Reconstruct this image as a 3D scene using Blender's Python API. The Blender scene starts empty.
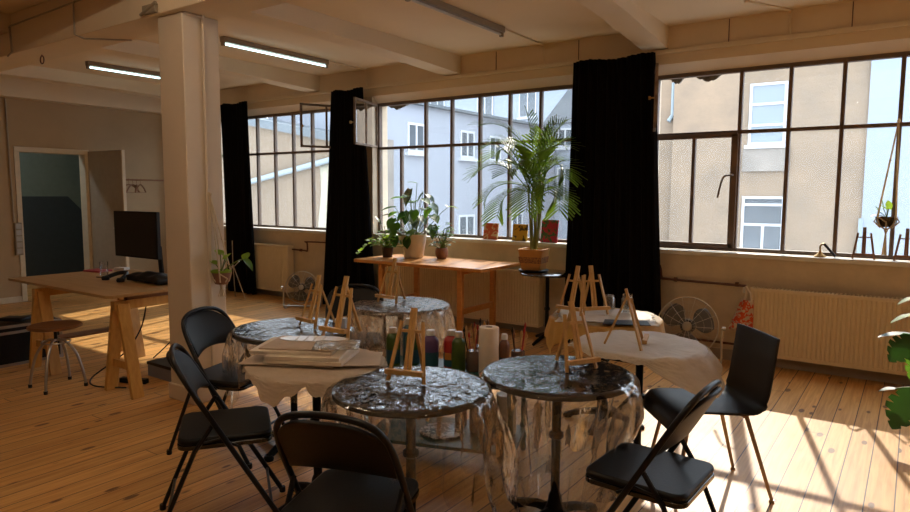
import bpy, bmesh, math, random
from math import sin, cos, pi, radians, sqrt, atan2
from mathutils import Vector, Matrix
random.seed(7)
S = bpy.context.scene
COL = S.collection

# ------------------------------------------------------------------ camera
cam_d = bpy.data.cameras.new('camera'); cam = bpy.data.objects.new('camera', cam_d); COL.objects.link(cam)
YAW, PITCH, ROLL = radians(35.117), radians(5.5), radians(0.289)
f = Vector((-sin(YAW)*cos(PITCH), cos(YAW)*cos(PITCH), -sin(PITCH)))
r = Vector((cos(YAW), sin(YAW), 0)); u = r.cross(f)
r2 = cos(ROLL)*r+sin(ROLL)*u; u2 = -sin(ROLL)*r+cos(ROLL)*u
M = Matrix((r2, u2, -f)).transposed().to_4x4(); M.translation = (0, 0, 1.55)
cam.matrix_world = M
cam_d.sensor_width = 36.0; cam_d.lens = 36.0*653.5/910; cam_d.clip_start = 0.05; cam_d.clip_end = 300
S.camera = cam
# ------------------------------------------------------------------ sky, sun, exposure
S.view_settings.view_transform = 'Standard'; S.view_settings.look = 'None'
S.view_settings.gamma = 1; S.view_settings.use_curve_mapping = False
S.view_settings.exposure = 0.78
W = bpy.data.worlds.new('sky'); S.world = W; W.use_nodes = True
bg = W.node_tree.nodes['Background']; bg.inputs[0].default_value = (0.78, 0.88, 1.0, 1); bg.inputs[1].default_value = 3.2
sd = bpy.data.lights.new('sun', 'SUN'); sd.energy = 3.5; sd.angle = radians(0.6); sd.color = (1, 0.90, 0.76)
sun = bpy.data.objects.new('sun', sd); COL.objects.link(sun)
sun.rotation_euler = Vector((0.26, -1, -0.75)).to_track_quat('-Z', 'Y').to_euler()
sun.location = (0, 12, 10)

# ------------------------------------------------------------------ materials
def nt(name):
    m = bpy.data.materials.new(name); m.use_nodes = True
    return m, m.node_tree, m.node_tree.nodes['Principled BSDF']
def N(t, kind, **kw):
    n = t.nodes.new(kind)
    for k, v in kw.items():
        if k in n.inputs: n.inputs[k].default_value = v
        else: setattr(n, k, v)
    return n
def mat(name, c, rough=.6, metal=0, var=.12, scale=12, bump=0, bscale=40, spec=.5, coat=0, trans=0, c2=None, stretch=None):
    """plain procedural material: noise between two tones and optional bump"""
    m, t, p = nt(name)
    tc = N(t, 'ShaderNodeTexCoord'); src = tc.outputs['Object']
    if stretch:
        mp = N(t, 'ShaderNodeMapping'); mp.inputs['Scale'].default_value = stretch; t.links.new(src, mp.inputs[0]); src = mp.outputs[0]
    no = N(t, 'ShaderNodeTexNoise', Scale=scale, Detail=5.0, Roughness=.6); t.links.new(src, no.inputs['Vector'])
    cr = N(t, 'ShaderNodeValToRGB'); cr.color_ramp.elements[0].position = .3; cr.color_ramp.elements[1].position = .7
    d = c2 if c2 else tuple(max(0, x*(1-var)) for x in c)
    cr.color_ramp.elements[0].color = (*d, 1); cr.color_ramp.elements[1].color = (*c, 1)
    t.links.new(no.outputs['Fac'], cr.inputs[0]); t.links.new(cr.outputs[0], p.inputs['Base Color'])
    p.inputs['Roughness'].default_value = rough; p.inputs['Metallic'].default_value = metal
    p.inputs['Specular IOR Level'].default_value = spec; p.inputs['Coat Weight'].default_value = coat
    if trans: p.inputs['Transmission Weight'].default_value = trans
    if bump:
        n2 = N(t, 'ShaderNodeTexNoise', Scale=bscale, Detail=4.0); t.links.new(src, n2.inputs['Vector'])
        b = N(t, 'ShaderNodeBump', Strength=bump, Distance=.01); t.links.new(n2.outputs['Fac'], b.inputs['Height']); t.links.new(b.outputs[0], p.inputs['Normal'])
    return m
def emit(name, c, s):
    m, t, p = nt(name); p.inputs['Emission Color'].default_value = (*c, 1); p.inputs['Emission Strength'].default_value = s; return m
def translucent(name, c, ct, fac=.4, rough=.5, scale=10, var=.15, bump=0, bscale=12):
    m = mat(name, c, rough, var=var, scale=scale, bump=bump, bscale=bscale); t = m.node_tree; p = t.nodes['Principled BSDF']
    tr = N(t, 'ShaderNodeBsdfTranslucent'); tr.inputs[0].default_value = (*ct, 1)
    mx = N(t, 'ShaderNodeMixShader'); mx.inputs[0].default_value = fac
    t.links.new(p.outputs[0], mx.inputs[1]); t.links.new(tr.outputs[0], mx.inputs[2]); t.links.new(mx.outputs[0], t.nodes['Material Output'].inputs[0])
    return m
def glass_mat(name, tint=(.93, .95, .95), gl=.06, rough=.02, dirt=0.0):
    m, t, p = nt(name); t.nodes.remove(p); o = t.nodes['Material Output']
    tr = N(t, 'ShaderNodeBsdfTransparent'); tr.inputs[0].default_value = (*tint, 1)
    g = N(t, 'ShaderNodeBsdfGlossy', Roughness=rough); lw = N(t, 'ShaderNodeLayerWeight', Blend=.25)
    mul = N(t, 'ShaderNodeMath', operation='MULTIPLY_ADD'); mul.inputs[1].default_value = .6; mul.inputs[2].default_value = gl
    t.links.new(lw.outputs['Fresnel'], mul.inputs[0])
    mx = N(t, 'ShaderNodeMixShader'); t.links.new(mul.outputs[0], mx.inputs[0]); t.links.new(tr.outputs[0], mx.inputs[1]); t.links.new(g.outputs[0], mx.inputs[2])
    out = mx
    if dirt:
        df = N(t, 'ShaderNodeBsdfTranslucent'); df.inputs[0].default_value = (.8, .8, .8, 1)
        tc = N(t, 'ShaderNodeTexCoord'); no = N(t, 'ShaderNodeTexNoise', Scale=9.0, Detail=8.0, Roughness=.7); t.links.new(tc.outputs['Object'], no.inputs['Vector'])
        mm = N(t, 'ShaderNodeMath', operation='MULTIPLY'); mm.inputs[1].default_value = dirt; t.links.new(no.outputs['Fac'], mm.inputs[0])
        m2 = N(t, 'ShaderNodeMixShader'); t.links.new(mm.outputs[0], m2.inputs[0]); t.links.new(mx.outputs[0], m2.inputs[1]); t.links.new(df.outputs[0], m2.inputs[2]); out = m2
    t.links.new(out.outputs[0], o.inputs[0]); return m
def film_mat(name, base=.10, milk=.02, rough=.07, tilt=.24, tint=(.97, .97, .95), milkc=(.9, .82, .7), gain=.8):
    """thin crinkled plastic film: small flat facets, each tilted its own way"""
    m, t, p = nt(name); t.nodes.remove(p); o = t.nodes['Material Output']
    tc = N(t, 'ShaderNodeTexCoord'); L = t.links.new
    mp = N(t, 'ShaderNodeMapping'); mp.inputs['Scale'].default_value = (1, 1, .45); L(tc.outputs['Object'], mp.inputs[0])
    n0 = N(t, 'ShaderNodeTexNoise', Scale=7.0, Detail=3.0); L(mp.outputs[0], n0.inputs['Vector'])
    ofs = N(t, 'ShaderNodeVectorMath', operation='SCALE'); ofs.inputs['Scale'].default_value = .22; L(n0.outputs['Color'], ofs.inputs[0])
    ad = N(t, 'ShaderNodeVectorMath', operation='ADD'); L(mp.outputs[0], ad.inputs[0]); L(ofs.outputs[0], ad.inputs[1])
    v = N(t, 'ShaderNodeTexVoronoi', Scale=36.0); L(ad.outputs[0], v.inputs['Vector'])
    v2 = N(t, 'ShaderNodeTexVoronoi', Scale=80.0); L(ad.outputs[0], v2.inputs['Vector'])
    mixc = N(t, 'ShaderNodeMix', data_type='VECTOR'); mixc.inputs[0].default_value = .35; L(v.outputs['Color'], mixc.inputs[4]); L(v2.outputs['Color'], mixc.inputs[5])
    sb = N(t, 'ShaderNodeVectorMath', operation='SUBTRACT'); sb.inputs[1].default_value = (.5, .5, .5); L(mixc.outputs[1], sb.inputs[0])
    sc = N(t, 'ShaderNodeVectorMath', operation='SCALE'); sc.inputs['Scale'].default_value = tilt; L(sb.outputs[0], sc.inputs[0])
    ge = N(t, 'ShaderNodeNewGeometry'); a2 = N(t, 'ShaderNodeVectorMath', operation='ADD'); L(ge.outputs['Normal'], a2.inputs[0]); L(sc.outputs[0], a2.inputs[1])
    no = N(t, 'ShaderNodeVectorMath', operation='NORMALIZE'); L(a2.outputs[0], no.inputs[0])
    n1 = N(t, 'ShaderNodeTexNoise', Scale=30.0, Detail=3.0, Distortion=1.0); L(mp.outputs[0], n1.inputs['Vector'])
    b = N(t, 'ShaderNodeBump', Strength=.4, Distance=.004); L(n1.outputs['Fac'], b.inputs['Height']); L(no.outputs[0], b.inputs['Normal'])
    tr = N(t, 'ShaderNodeBsdfTransparent'); tr.inputs[0].default_value = (*tint, 1)
    g = N(t, 'ShaderNodeBsdfGlossy', Roughness=rough); L(b.outputs[0], g.inputs['Normal'])
    lw = N(t, 'ShaderNodeLayerWeight', Blend=.35); L(b.outputs[0], lw.inputs['Normal'])
    ma = N(t, 'ShaderNodeMath', operation='MULTIPLY_ADD'); ma.inputs[1].default_value = gain; ma.inputs[2].default_value = base; L(lw.outputs['Fresnel'], ma.inputs[0])
    mx = N(t, 'ShaderNodeMixShader'); L(ma.outputs[0], mx.inputs[0]); L(tr.outputs[0], mx.inputs[1]); L(g.outputs[0], mx.inputs[2])
    df = N(t, 'ShaderNodeBsdfTranslucent'); df.inputs[0].default_value = (*milkc, 1)
    dd = N(t, 'ShaderNodeBsdfDiffuse'); dd.inputs[0].default_value = (*milkc, 1)
    ms = N(t, 'ShaderNodeMixShader'); ms.inputs[0].default_value = .4; L(df.outputs[0], ms.inputs[1]); L(dd.outputs[0], ms.inputs[2])
    mk = N(t, 'ShaderNodeMath', operation='MULTIPLY'); mk.inputs[1].default_value = milk*2; L(n1.outputs['Fac'], mk.inputs[0])
    m2 = N(t, 'ShaderNodeMixShader'); L(mk.outputs[0], m2.inputs[0]); L(mx.outputs[0], m2.inputs[1]); L(ms.outputs[0], m2.inputs[2])
    L(m2.outputs[0], o.inputs[0]); return m
def floor_material():
    m, t, p = nt('pine_boards')
    tc = N(t, 'ShaderNodeTexCoord'); sx = N(t, 'ShaderNodeSeparateXYZ'); t.links.new(tc.outputs['Object'], sx.inputs[0])
    def math(op, a, b=None, c=None):
        n = N(t, 'ShaderNodeMath', operation=op)
        for i, v in enumerate((a, b, c)):
            if v is None: continue
            if isinstance(v, (int, float)): n.inputs[i].default_value = v
            else: t.links.new(v, n.inputs[i])
        return n.outputs[0]
    bw = .128
    xs = math('DIVIDE', sx.outputs[0], bw); fl = math('FLOOR', xs); fr = math('FRACT', xs)
    edge = math('MINIMUM', fr, math('SUBTRACT', 1.0, fr))
    gap = math('LESS_THAN', edge, .022)
    wn = N(t, 'ShaderNodeTexWhiteNoise', noise_dimensions='1D'); t.links.new(fl, wn.inputs['W'])
    yo = math('MULTIPLY_ADD', wn.outputs['Value'], 7.0, sx.outputs[1])
    ys = math('DIVIDE', yo, 3.4); yfr = math('FRACT', ys); yfl = math('FLOOR', ys)
    eg = math('LESS_THAN', yfr, .0012); gap = math('MAXIMUM', gap, eg)
    cb = N(t, 'ShaderNodeCombineXYZ'); t.links.new(math('MULTIPLY', fl, 3.7), cb.inputs[0]); t.links.new(yfl, cb.inputs[1])
    wn2 = N(t, 'ShaderNodeTexWhiteNoise', noise_dimensions='3D'); t.links.new(cb.outputs[0], wn2.inputs['Vector'])
    # grain
    cg = N(t, 'ShaderNodeCombineXYZ'); t.links.new(math('MULTIPLY', sx.outputs[0], 28.0), cg.inputs[0]); t.links.new(math('MULTIPLY', yo, 1.3), cg.inputs[1]); t.links.new(math('MULTIPLY', fl, 5.3), cg.inputs[2])
    gn = N(t, 'ShaderNodeTexNoise', Scale=1.5, Detail=6.0, Roughness=.6, Distortion=.6); t.links.new(cg.outputs[0], gn.inputs['Vector'])
    cr = N(t, 'ShaderNodeValToRGB'); e = cr.color_ramp.elements
    e[0].position = .28; e[0].color = (.50, .225, .055, 1); e[1].position = .62; e[1].color = (.74, .41, .14, 1)
    t.links.new(gn.outputs['Fac'], cr.inputs[0])
    hv = N(t, 'ShaderNodeHueSaturation'); t.links.new(cr.outputs[0], hv.inputs['Color'])
    t.links.new(math('MULTIPLY_ADD', wn2.outputs['Value'], .26, .87), hv.inputs['Value'])
    # knots
    ck = N(t, 'ShaderNodeCombineXYZ'); t.links.new(math('MULTIPLY', sx.outputs[0], 12.0), ck.inputs[0]); t.links.new(math('MULTIPLY', yo, 4.6), ck.inputs[1]); t.links.new(fl, ck.inputs[2])
    nd = N(t, 'ShaderNodeTexNoise', Scale=3.0, Detail=3.0); t.links.new(ck.outputs[0], nd.inputs['Vector'])
    vo = N(t, 'ShaderNodeTexVoronoi', Scale=1.0, Randomness=1.0); t.links.new(ck.outputs[0], vo.inputs['Vector'])
    wv = math('GREATER_THAN', N(t, 'ShaderNodeSeparateColor').outputs[0], .5)
    sc = N(t, 'ShaderNodeSeparateColor'); t.links.new(vo.outputs['Color'], sc.inputs[0])
    ksz = math('MULTIPLY', math('SUBTRACT', sc.outputs[0], .30), .33)
    kd = math('SUBTRACT', math('MULTIPLY_ADD', nd.outputs['Fac'], .08, ksz), vo.outputs['Distance'])
    kk = N(t, 'ShaderNodeMapRange'); kk.inputs['From Min'].default_value = -.02; kk.inputs['From Max'].default_value = .05; t.links.new(kd, kk.inputs['Value'])
    m1 = N(t, 'ShaderNodeMix', data_type='RGBA'); t.links.new(math('MULTIPLY', kk.outputs[0], .85), m1.inputs[0]); t.links.new(hv.outputs[0], m1.inputs[6]); m1.inputs[7].default_value = (.10, .035, .012, 1)
    m2 = N(t, 'ShaderNodeMix', data_type='RGBA'); t.links.new(gap, m2.inputs[0]); t.links.new(m1.outputs[2], m2.inputs[6]); m2.inputs[7].default_value = (.045, .02, .01, 1)
    t.links.new(m2.outputs[2], p.inputs['Base Color'])
    rn = N(t, 'ShaderNodeTexNoise', Scale=3.0, Detail=4.0); t.links.new(tc.outputs['Object'], rn.inputs['Vector'])
    t.links.new(math('MULTIPLY_ADD', rn.outputs['Fac'], .22, .34), p.inputs['Roughness'])
    p.inputs['Specular IOR Level'].default_value = .35
    b = N(t, 'ShaderNodeBump', Strength=.35, Distance=.004); t.links.new(math('SUBTRACT', math('MULTIPLY', gn.outputs['Fac'], .15), gap), b.inputs['Height']); t.links.new(b.outputs[0], p.inputs['Normal'])
    return m

mWall = mat('cream_plaster', (.80, .645, .455), .75, var=.08, scale=2.2, bump=.25, bscale=9)
mWallLow = mat('old_patchy_plaster', (.76, .63, .46), .8, var=.22, scale=3.5, bump=.7, bscale=7)
mCeil = mat('ceiling_paint', (.84, .69, .49), .8, var=.06, scale=1.5, bump=.12, bscale=8)
mBeam = mat('beam_paint', (.80, .665, .48), .75, var=.07, scale=2, bump=.2, bscale=10)
mCol = mat('column_paint', (.70, .59, .46), .6, var=.07, scale=3, bump=.15, bscale=14)
mWallLeft = mat('darker_cream_plaster', (.47, .34, .20), .8, var=.1, scale=2, bump=.2, bscale=8)  # darker tone of the cream plaster, left wall only
mSill = mat('white_sill_paint', (.80, .77, .70), .5, var=.15, scale=8, bump=.2)
mFloor = floor_material()
mFrame = mat('rusty_brown_steel', (.13, .10, .08), .6, var=.5, scale=14, bump=.2, c2=(.19, .12, .075))
mGlass = glass_mat('window_glass', (.90, .92, .92), .03, dirt=.06)
mClear = glass_mat('clear_glass', (.96, .97, .97), .10)
mRad = mat('cream_radiator_enamel', (.80, .67, .46), .4, var=.05)
mPipe = mat('brown_pipe', (.12, .04, .02), .4)
mBlackCloth = mat('black_curtain_cloth', (.006, .005, .005), .95, scale=30, spec=.1)
mBlack = mat('black_paint', (.007, .007, .008), .35, var=.2, spec=.35)
mVinyl = mat('black_vinyl', (.006, .006, .007), .45, var=.2, bump=.05, bscale=90, spec=.3)
mBlackGloss = mat('glossy_black_enamel', (.01, .01, .01), .12, coat=.5)
mPlasticBlk = mat('black_plastic', (.010, .010, .012), .5, spec=.35)
mPine = mat('pine_wood', (.68, .38, .10), .5, scale=6, c2=(.54, .27, .06), stretch=(6, 6, .8))
mPineY = mat('golden_easel_wood', (.68, .40, .14), .5, scale=10, c2=(.52, .28, .08), stretch=(5, 5, .8))
mPlantTop = mat('orange_wood_table', (.62, .28, .075), .35, scale=4, c2=(.48, .19, .04), stretch=(.8, 8, 8))
mDeskTop = mat('desk_plywood', (.52, .32, .14), .45, scale=3, c2=(.42, .24, .09), stretch=(.7, 6, 6))
mWalnut = mat('brown_wood', (.25, .11, .04), .5, scale=5, c2=(.16, .06, .02))
mDarkTop = mat('black_table_laminate', (.010, .010, .011), .7, var=.2, spec=.15)
mCast = mat('black_cast_iron', (.006, .006, .006), .5, var=.3, bump=.2, bscale=60, spec=.2)
mFilm = film_mat('clear_plastic_film')
mFilmSkirt = film_mat('clear_film_hanging', base=.13, milk=.09, rough=.10, tilt=.42, milkc=(.92, .80, .62), gain=.9)
mFilmMilk = film_mat('milky_plastic_film', base=.10, milk=.30, rough=.2, milkc=(.88, .74, .60))
mKraft = translucent('brown_kraft_paper', (.70, .56, .42), (.5, .3, .14), .25, .7, scale=6, var=.2, bump=.8, bscale=10)
mKraftY = translucent('yellow_kraft_paper', (.52, .36, .15), (.75, .48, .14), .5, .6, scale=8, var=.25, bump=1.0, bscale=14)
mPaperW = translucent('crumpled_white_paper', (.72, .64, .54), (.6, .5, .38), .2, .6, scale=5, var=.12, bump=.9, bscale=9)
mCanvasEdge = mat('canvas_board_beige', (.78, .67, .54), .7, var=.1)
mWhite = mat('white_plastic', (.75, .73, .70), .4, var=.05)
mSteel = mat('brushed_steel', (.55, .53, .50), .3, metal=1, var=.1)
mAlu = mat('aluminium', (.42, .38, .33), .4, metal=.8)
mLegWood = mat('satin_nickel_leg', (.34, .26, .20), .35, metal=.6)
mGreenPaint = mat('dark_green_paint', (.02, .085, .065), .4, var=.3)
mTeal = mat('teal_label', (.02, .09, .13), .4)
mPurple = mat('purple_paint', (.12, .06, .18), .4)
mRed = mat('red_paint', (.42, .02, .015), .4)
mOlive = mat('olive_green_paint', (.06, .11, .02), .35)
mBottle = mat('cloudy_bottle_plastic', (.55, .47, .38), .35)
mRoll = mat('paper_roll_white', (.78, .66, .54), .8, bump=.2)
mTerra = mat('terracotta', (.45, .16, .06), .7, bump=.2)
mOchre = mat('ochre_pot', (.60, .28, .07), .6)
mCream = mat('cream_ceramic', (.80, .68, .56), .5)
mBrownPot = mat('brown_pot', (.26, .12, .07), .6)
mDarkPot = mat('dark_brown_pot', (.05, .022, .015), .6)
mSoil = mat('soil', (.03, .018, .01), .9, bump=.6)
mLeaf = translucent('leaf_green', (.045, .14, .018), (.20, .42, .03), .38, .5, scale=20, var=.4)
mLeafDk = translucent('leaf_dark_green', (.018, .06, .014), (.06, .18, .02), .25, .48, scale=20, var=.4)
mLeafLt = translucent('leaf_lime', (.16, .30, .03), (.45, .65, .06), .45, .5, scale=20, var=.3)
mLeafVar = mat('leaf_silver_green', (.40, .50, .38), .3, c2=(.03, .10, .02), scale=18)
mPalm = translucent('palm_green', (.05, .12, .012), (.26, .40, .03), .38, .4, scale=15, var=.4)
mStem = mat('green_stem', (.14, .20, .035), .5)
mCane = mat('palm_cane', (.20, .22, .05), .5, scale=30)
mCord = translucent('cotton_cord', (.80, .68, .50), (.75, .62, .42), .35, .85)
mBrass = mat('brass', (.45, .27, .10), .35, metal=.9)
mTubeOn = emit('lit_tube', (.62, .95, 1.0), 3.0)
mHousing = mat('lamp_housing', (.30, .24, .17), .5)
mScreen = mat('dark_screen', (.008, .007, .006), .3)
mDoor = mat('door_paint', (.42, .36, .28), .5)
mDoorW = mat('door_edge_white', (.72, .62, .46), .5)
mRoomUp = mat('pale_teal_wall', (.19, .24, .21), .7)
mRoomLow = mat('slate_blue_wall', (.045, .062, .075), .6)
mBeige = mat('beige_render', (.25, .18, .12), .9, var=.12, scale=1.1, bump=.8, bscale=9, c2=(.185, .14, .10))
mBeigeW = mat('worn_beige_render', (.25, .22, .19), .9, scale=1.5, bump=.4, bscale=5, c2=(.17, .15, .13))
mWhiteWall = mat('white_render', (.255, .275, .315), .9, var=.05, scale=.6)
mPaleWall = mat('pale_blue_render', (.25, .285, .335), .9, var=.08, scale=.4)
mSlate = mat('slate_roof', (.07, .08, .09), .7, var=.3, scale=8, stretch=(1, 1, 4))
mRoofGrey = mat('grey_roof_sheet', (.10, .12, .135), .6, var=.15, scale=3)
mZinc = mat('zinc_pipe', (.22, .27, .30), .5, var=.1)
mWinWhite = mat('white_window_frame', (.45, .47, .49), .5)
mWinGlass = mat('far_window_pane', (.09, .11, .13), .15, var=.3, scale=1.5)
mBlind = mat('window_blind', (.20, .24, .28), .6, var=.1, scale=3)
mYard = mat('courtyard_concrete', (.30, .28, .26), .9)
mRubble = mat('crumbled_mortar', (.22, .19, .15), .95, var=.5, scale=30, bump=1, bscale=30)
mPink = mat('pink_cover', (.45, .06, .08), .5)
mGrille = mat('chrome_wire', (.60, .58, .55), .35, metal=.7)
mBlade = mat('grey_fan_blade', (.10, .095, .09), .4)
# patterned ones
def two_tone(name, a, b, scale, thr, rough=.6):
    m, t, p = nt(name); tc = N(t, 'ShaderNodeTexCoord'); no = N(t, 'ShaderNodeTexNoise', Scale=scale, Detail=1.5, Distortion=1.2); t.links.new(tc.outputs['Object'], no.inputs['Vector'])
    cr = N(t, 'ShaderNodeValToRGB'); cr.color_ramp.interpolation = 'CONSTANT'; e = cr.color_ramp.elements
    e[0].position = 0; e[0].color = (*a, 1); e[1].position = thr; e[1].color = (*b, 1)
    t.links.new(no.outputs['Fac'], cr.inputs[0]); t.links.new(cr.outputs[0], p.inputs['Base Color']); p.inputs['Roughness'].default_value = rough; return m
mTote = two_tone('printed_tote_cloth', (.60, .50, .38), (.62, .07, .01), 26, .50)
mArtA = two_tone('orange_flower_painting', (.62, .12, .04), (.70, .52, .28), 16, .52)
mArtB = two_tone('yellow_painting', (.62, .35, .02), (.10, .06, .02), 16, .58)
mArtC = two_tone('crimson_leaf_painting', (.45, .02, .04), (.06, .12, .04), 18, .52)
mWoven = two_tone('woven_band', (.20, .08, .05), (.50, .24, .07), 90, .5)
mLace = two_tone('lace_print_plate', (.05, .04, .035), (.62, .55, .48), 28, .52, .3)

# ------------------------------------------------------------------ mesh helpers
class MB:
    def __init__(s): s.v = []; s.f = []; s.mi = []; s.cur = 0
    def add(s, vs, fs, M=None):
        o = len(s.v)
        for p in vs:
            p = Vector(p)
            s.v.append(M @ p if M else p)
        for q in fs: s.f.append([i+o for i in q]); s.mi.append(s.cur)
        return s
    def box(s, x0, x1, y0, y1, z0, z1, M=None):
        vs = [(x, y, z) for x in (x0, x1) for y in (y0, y1) for z in (z0, z1)]
        return s.add(vs, [(0, 1, 3, 2), (4, 6, 7, 5), (0, 4, 5, 1), (2, 3, 7, 6), (0, 2, 6, 4), (1, 5, 7, 3)], M)
    def cbox(s, c, d, M=None):
        return s.box(c[0]-d[0]/2, c[0]+d[0]/2, c[1]-d[1]/2, c[1]+d[1]/2, c[2]-d[2]/2, c[2]+d[2]/2, M)
    def bar(s, a, b, w, h, up=(0, 0, 1)):
        a, b = Vector(a), Vector(b); d = (b-a).normalized(); up = Vector(up)
        if abs(d.dot(up)) > .98: up = Vector((0, 1, 0))
        x = d.cross(up).normalized()*w/2; y = x.cross(d).normalized()*h/2
        vs = [p+i*x+j*y for p in (a, b) for i, j in ((-1, -1), (1, -1), (1, 1), (-1, 1))]
        return s.add(vs, [(3, 2, 1, 0), (4, 5, 6, 7), (0, 1, 5, 4), (1, 2, 6, 5), (2, 3, 7, 6), (3, 0, 4, 7)])
    def tube(s, pts, r, n=8, closed=False, r2=None):
        pts = [Vector(p) for p in pts]; L = len(pts); vs = []; fs = []
        prev = None
        for i, p in enumerate(pts):
            if closed: d = pts[(i+1) % L]-pts[i-1]
            else: d = pts[min(i+1, L-1)]-pts[max(i-1, 0)]
            d.normalize()
            if prev is None:
                a = Vector((0, 0, 1)) if abs(d.z) < .9 else Vector((1, 0, 0)); x = d.cross(a).normalized()
            else:
                x = (prev-d*prev.dot(d)).normalized()
            prev = x; y = d.cross(x)
            rr = r if r2 is None else r+(r2-r)*i/(L-1)
            for k in range(n):
                a = 2*pi*k/n; vs.append(p+x*cos(a)*rr+y*sin(a)*rr)
        m = L if closed else L-1
        for i in range(m):
            for k in range(n):
                a = i*n+k; b = i*n+(k+1) % n; j = (i+1) % L
                fs.append((a, b, j*n+(k+1) % n, j*n+k))
        if not closed: fs.append(tuple(range(n))[::-1]); fs.append(tuple((L-1)*n+k for k in range(n)))
        return s.add(vs, fs)
    def lathe(s, prof, n=24, c=(0, 0, 0), M=None, cap=True):
        vs = []; fs = []
        for (rr, z) in prof:
            for k in range(n):
                a = 2*pi*k/n; vs.append((c[0]+rr*cos(a), c[1]+rr*sin(a), c[2]+z))
        for i in range(len(prof)-1):
            for k in range(n):
                fs.append((i*n+k, i*n+(k+1) % n, (i+1)*n+(k+1) % n, (i+1)*n+k))
        if cap:
            fs.append(tuple(range(n))[::-1]); fs.append(tuple((len(prof)-1)*n+k for k in range(n)))
        return s.add(vs, fs, M)
    def prism(s, poly, z0, z1, M=None):
        n = len(poly)
        vs = [(x, y, z0) for x, y in poly]+[(x, y, z1) for x, y in poly]
        fs = [tuple(range(n))[::-1], tuple(range(n, 2*n))]+[(i, (i+1) % n, n+(i+1) % n, n+i) for i in range(n)]
        return s.add(vs, fs, M)
    def grid(s, fn, nu, nv, M=None):
        vs = [fn(i/nu, j/nv) for i in range(nu+1) for j in range(nv+1)]
        fs = [(i*(nv+1)+j, (i+1)*(nv+1)+j, (i+1)*(nv+1)+j+1, i*(nv+1)+j+1) for i in range(nu) for j in range(nv)]
        return s.add(vs, fs, M)
    def build(s, name, m, parent=None, loc=None, smooth=True, ang=40, solid=0, bevel=0, kind=None, rz=0):
        me = bpy.data.meshes.new(name); me.from_pydata([tuple(v) for v in s.v], [], s.f); me.update()
        for x in (m if isinstance(m, (list, tuple)) else [m]): me.materials.append(x)
        if isinstance(m, (list, tuple)): me.polygons.foreach_set('material_index', s.mi)
        bm = bmesh.new(); bm.from_mesh(me); bmesh.ops.recalc_face_normals(bm, faces=bm.faces); bm.to_mesh(me); bm.free()
        if smooth:
            me.polygons.foreach_set('use_smooth', [True]*len(me.polygons)); me.set_sharp_from_angle(angle=radians(ang))
        o = bpy.data.objects.new(name, me); COL.objects.link(o)
        if parent: o.parent = parent
        if loc: o.location = loc
        o.rotation_euler.z = rz
        if solid:
            q = o.modifiers.new('thickness', 'SOLIDIFY'); q.thickness = solid; q.offset = 0
        if bevel:
            q = o.modifiers.new('bevel', 'BEVEL'); q.width = bevel; q.segments = 2; q.limit_method = 'ANGLE'
        if kind: o['kind'] = kind
        return o
def tag(o, label, cat, group=None):
    o['label'] = label; o['category'] = cat
    if group: o['group'] = group
    return o
def thing(name, label, cat, loc=(0, 0, 0), rz=0, group=None):
    o = bpy.data.objects.new(name, None); COL.objects.link(o); o.location = loc; o.rotation_euler.z = rz; o.empty_display_size = .1
    return tag(o, label, cat, group)
def struct_root(name):
    o = bpy.data.objects.new(name, None); COL.objects.link(o); o['kind'] = 'structure'; return o
def dup(root, loc, rz, label=None, group=None):
    q = root.copy(); COL.objects.link(q); q.location = loc; q.rotation_euler.z = rz
    if label: q['label'] = label
    if group: q['group'] = group
    for ch in list(root.children):
        c = ch.copy(); COL.objects.link(c); c.parent = q
        for g in list(ch.children):
            d = g.copy(); COL.objects.link(d); d.parent = c
    return q
def bez(a, b, c, n=10):
    a, b, c = Vector(a), Vector(b), Vector(c)
    return [(1-t)*(1-t)*a+2*t*(1-t)*b+t*t*c for t in [i/n for i in range(n+1)]]
def smoothpath(pts, k=4):
    pts = [Vector(p) for p in pts]; out = []
    for i in range(len(pts)-1):
        p0 = pts[max(i-1, 0)]; p1 = pts[i]; p2 = pts[i+1]; p3 = pts[min(i+2, len(pts)-1)]
        for j in range(k):
            t = j/k; out.append(.5*((2*p1)+(p2-p0)*t+(2*p0-5*p1+4*p2-p3)*t*t+(-p0+3*p1-3*p2+p3)*t**3))
    out.append(pts[-1]); return out

# ================================================================== STRUCTURE
YW = 6.42; X0, X1, Y0, ZC = -10.2, 4.9, -2.6, 3.14
MB().box(X0-2.2, X1+.3, Y0-.3, YW+.3, -.12, 0).build('floor', mFloor, kind='structure', smooth=False)
MB().box(X0-2.2, X1+.3, Y0-.3, YW+.3, ZC, ZC+.2).build('ceiling', mCeil, kind='structure', smooth=False)
# window wall
wins = [(-9.47, -6.3), (-5.84, -2.62), (-2.18, 1.06), (1.5, 4.7)]
b = MB(); ZS, ZT = 1.0, 2.71
b.box(X0-.3, X1+.3, YW, YW+.3, 0, ZS)
b.box(X0-.3, X1+.3, YW, YW+.3, 2.79, ZC)
xs = [X0-.3]+[q for w in wins for q in w]+[X1+.3]
for i in range(0, len(xs), 2): b.box(xs[i], xs[i+1], YW, YW+.3, ZS, 2.79)
b.build('wall_window_side', mWallLow, kind='structure', smooth=False)
MB().box(X0, X1, YW-.035, YW, 2.885, 2.925).build('trim_1', mBeam, kind='structure', bevel=.006)
MB().box(X0, X1, YW-.015, YW, 0, .10).build('baseboard_window_side', mat('grey_skirting', (.40, .33, .26), .6), kind='structure')
b = MB(); b.box(X0, X1, YW-.004, YW, 2.925, ZC); b.build('trim_2', mWall, kind='structure', smooth=False)
b = MB(); b.box(X0, X1, YW-.003, YW, 2.79, 2.885); b.build('trim_3', mCeil, kind='structure', smooth=False)
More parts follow.
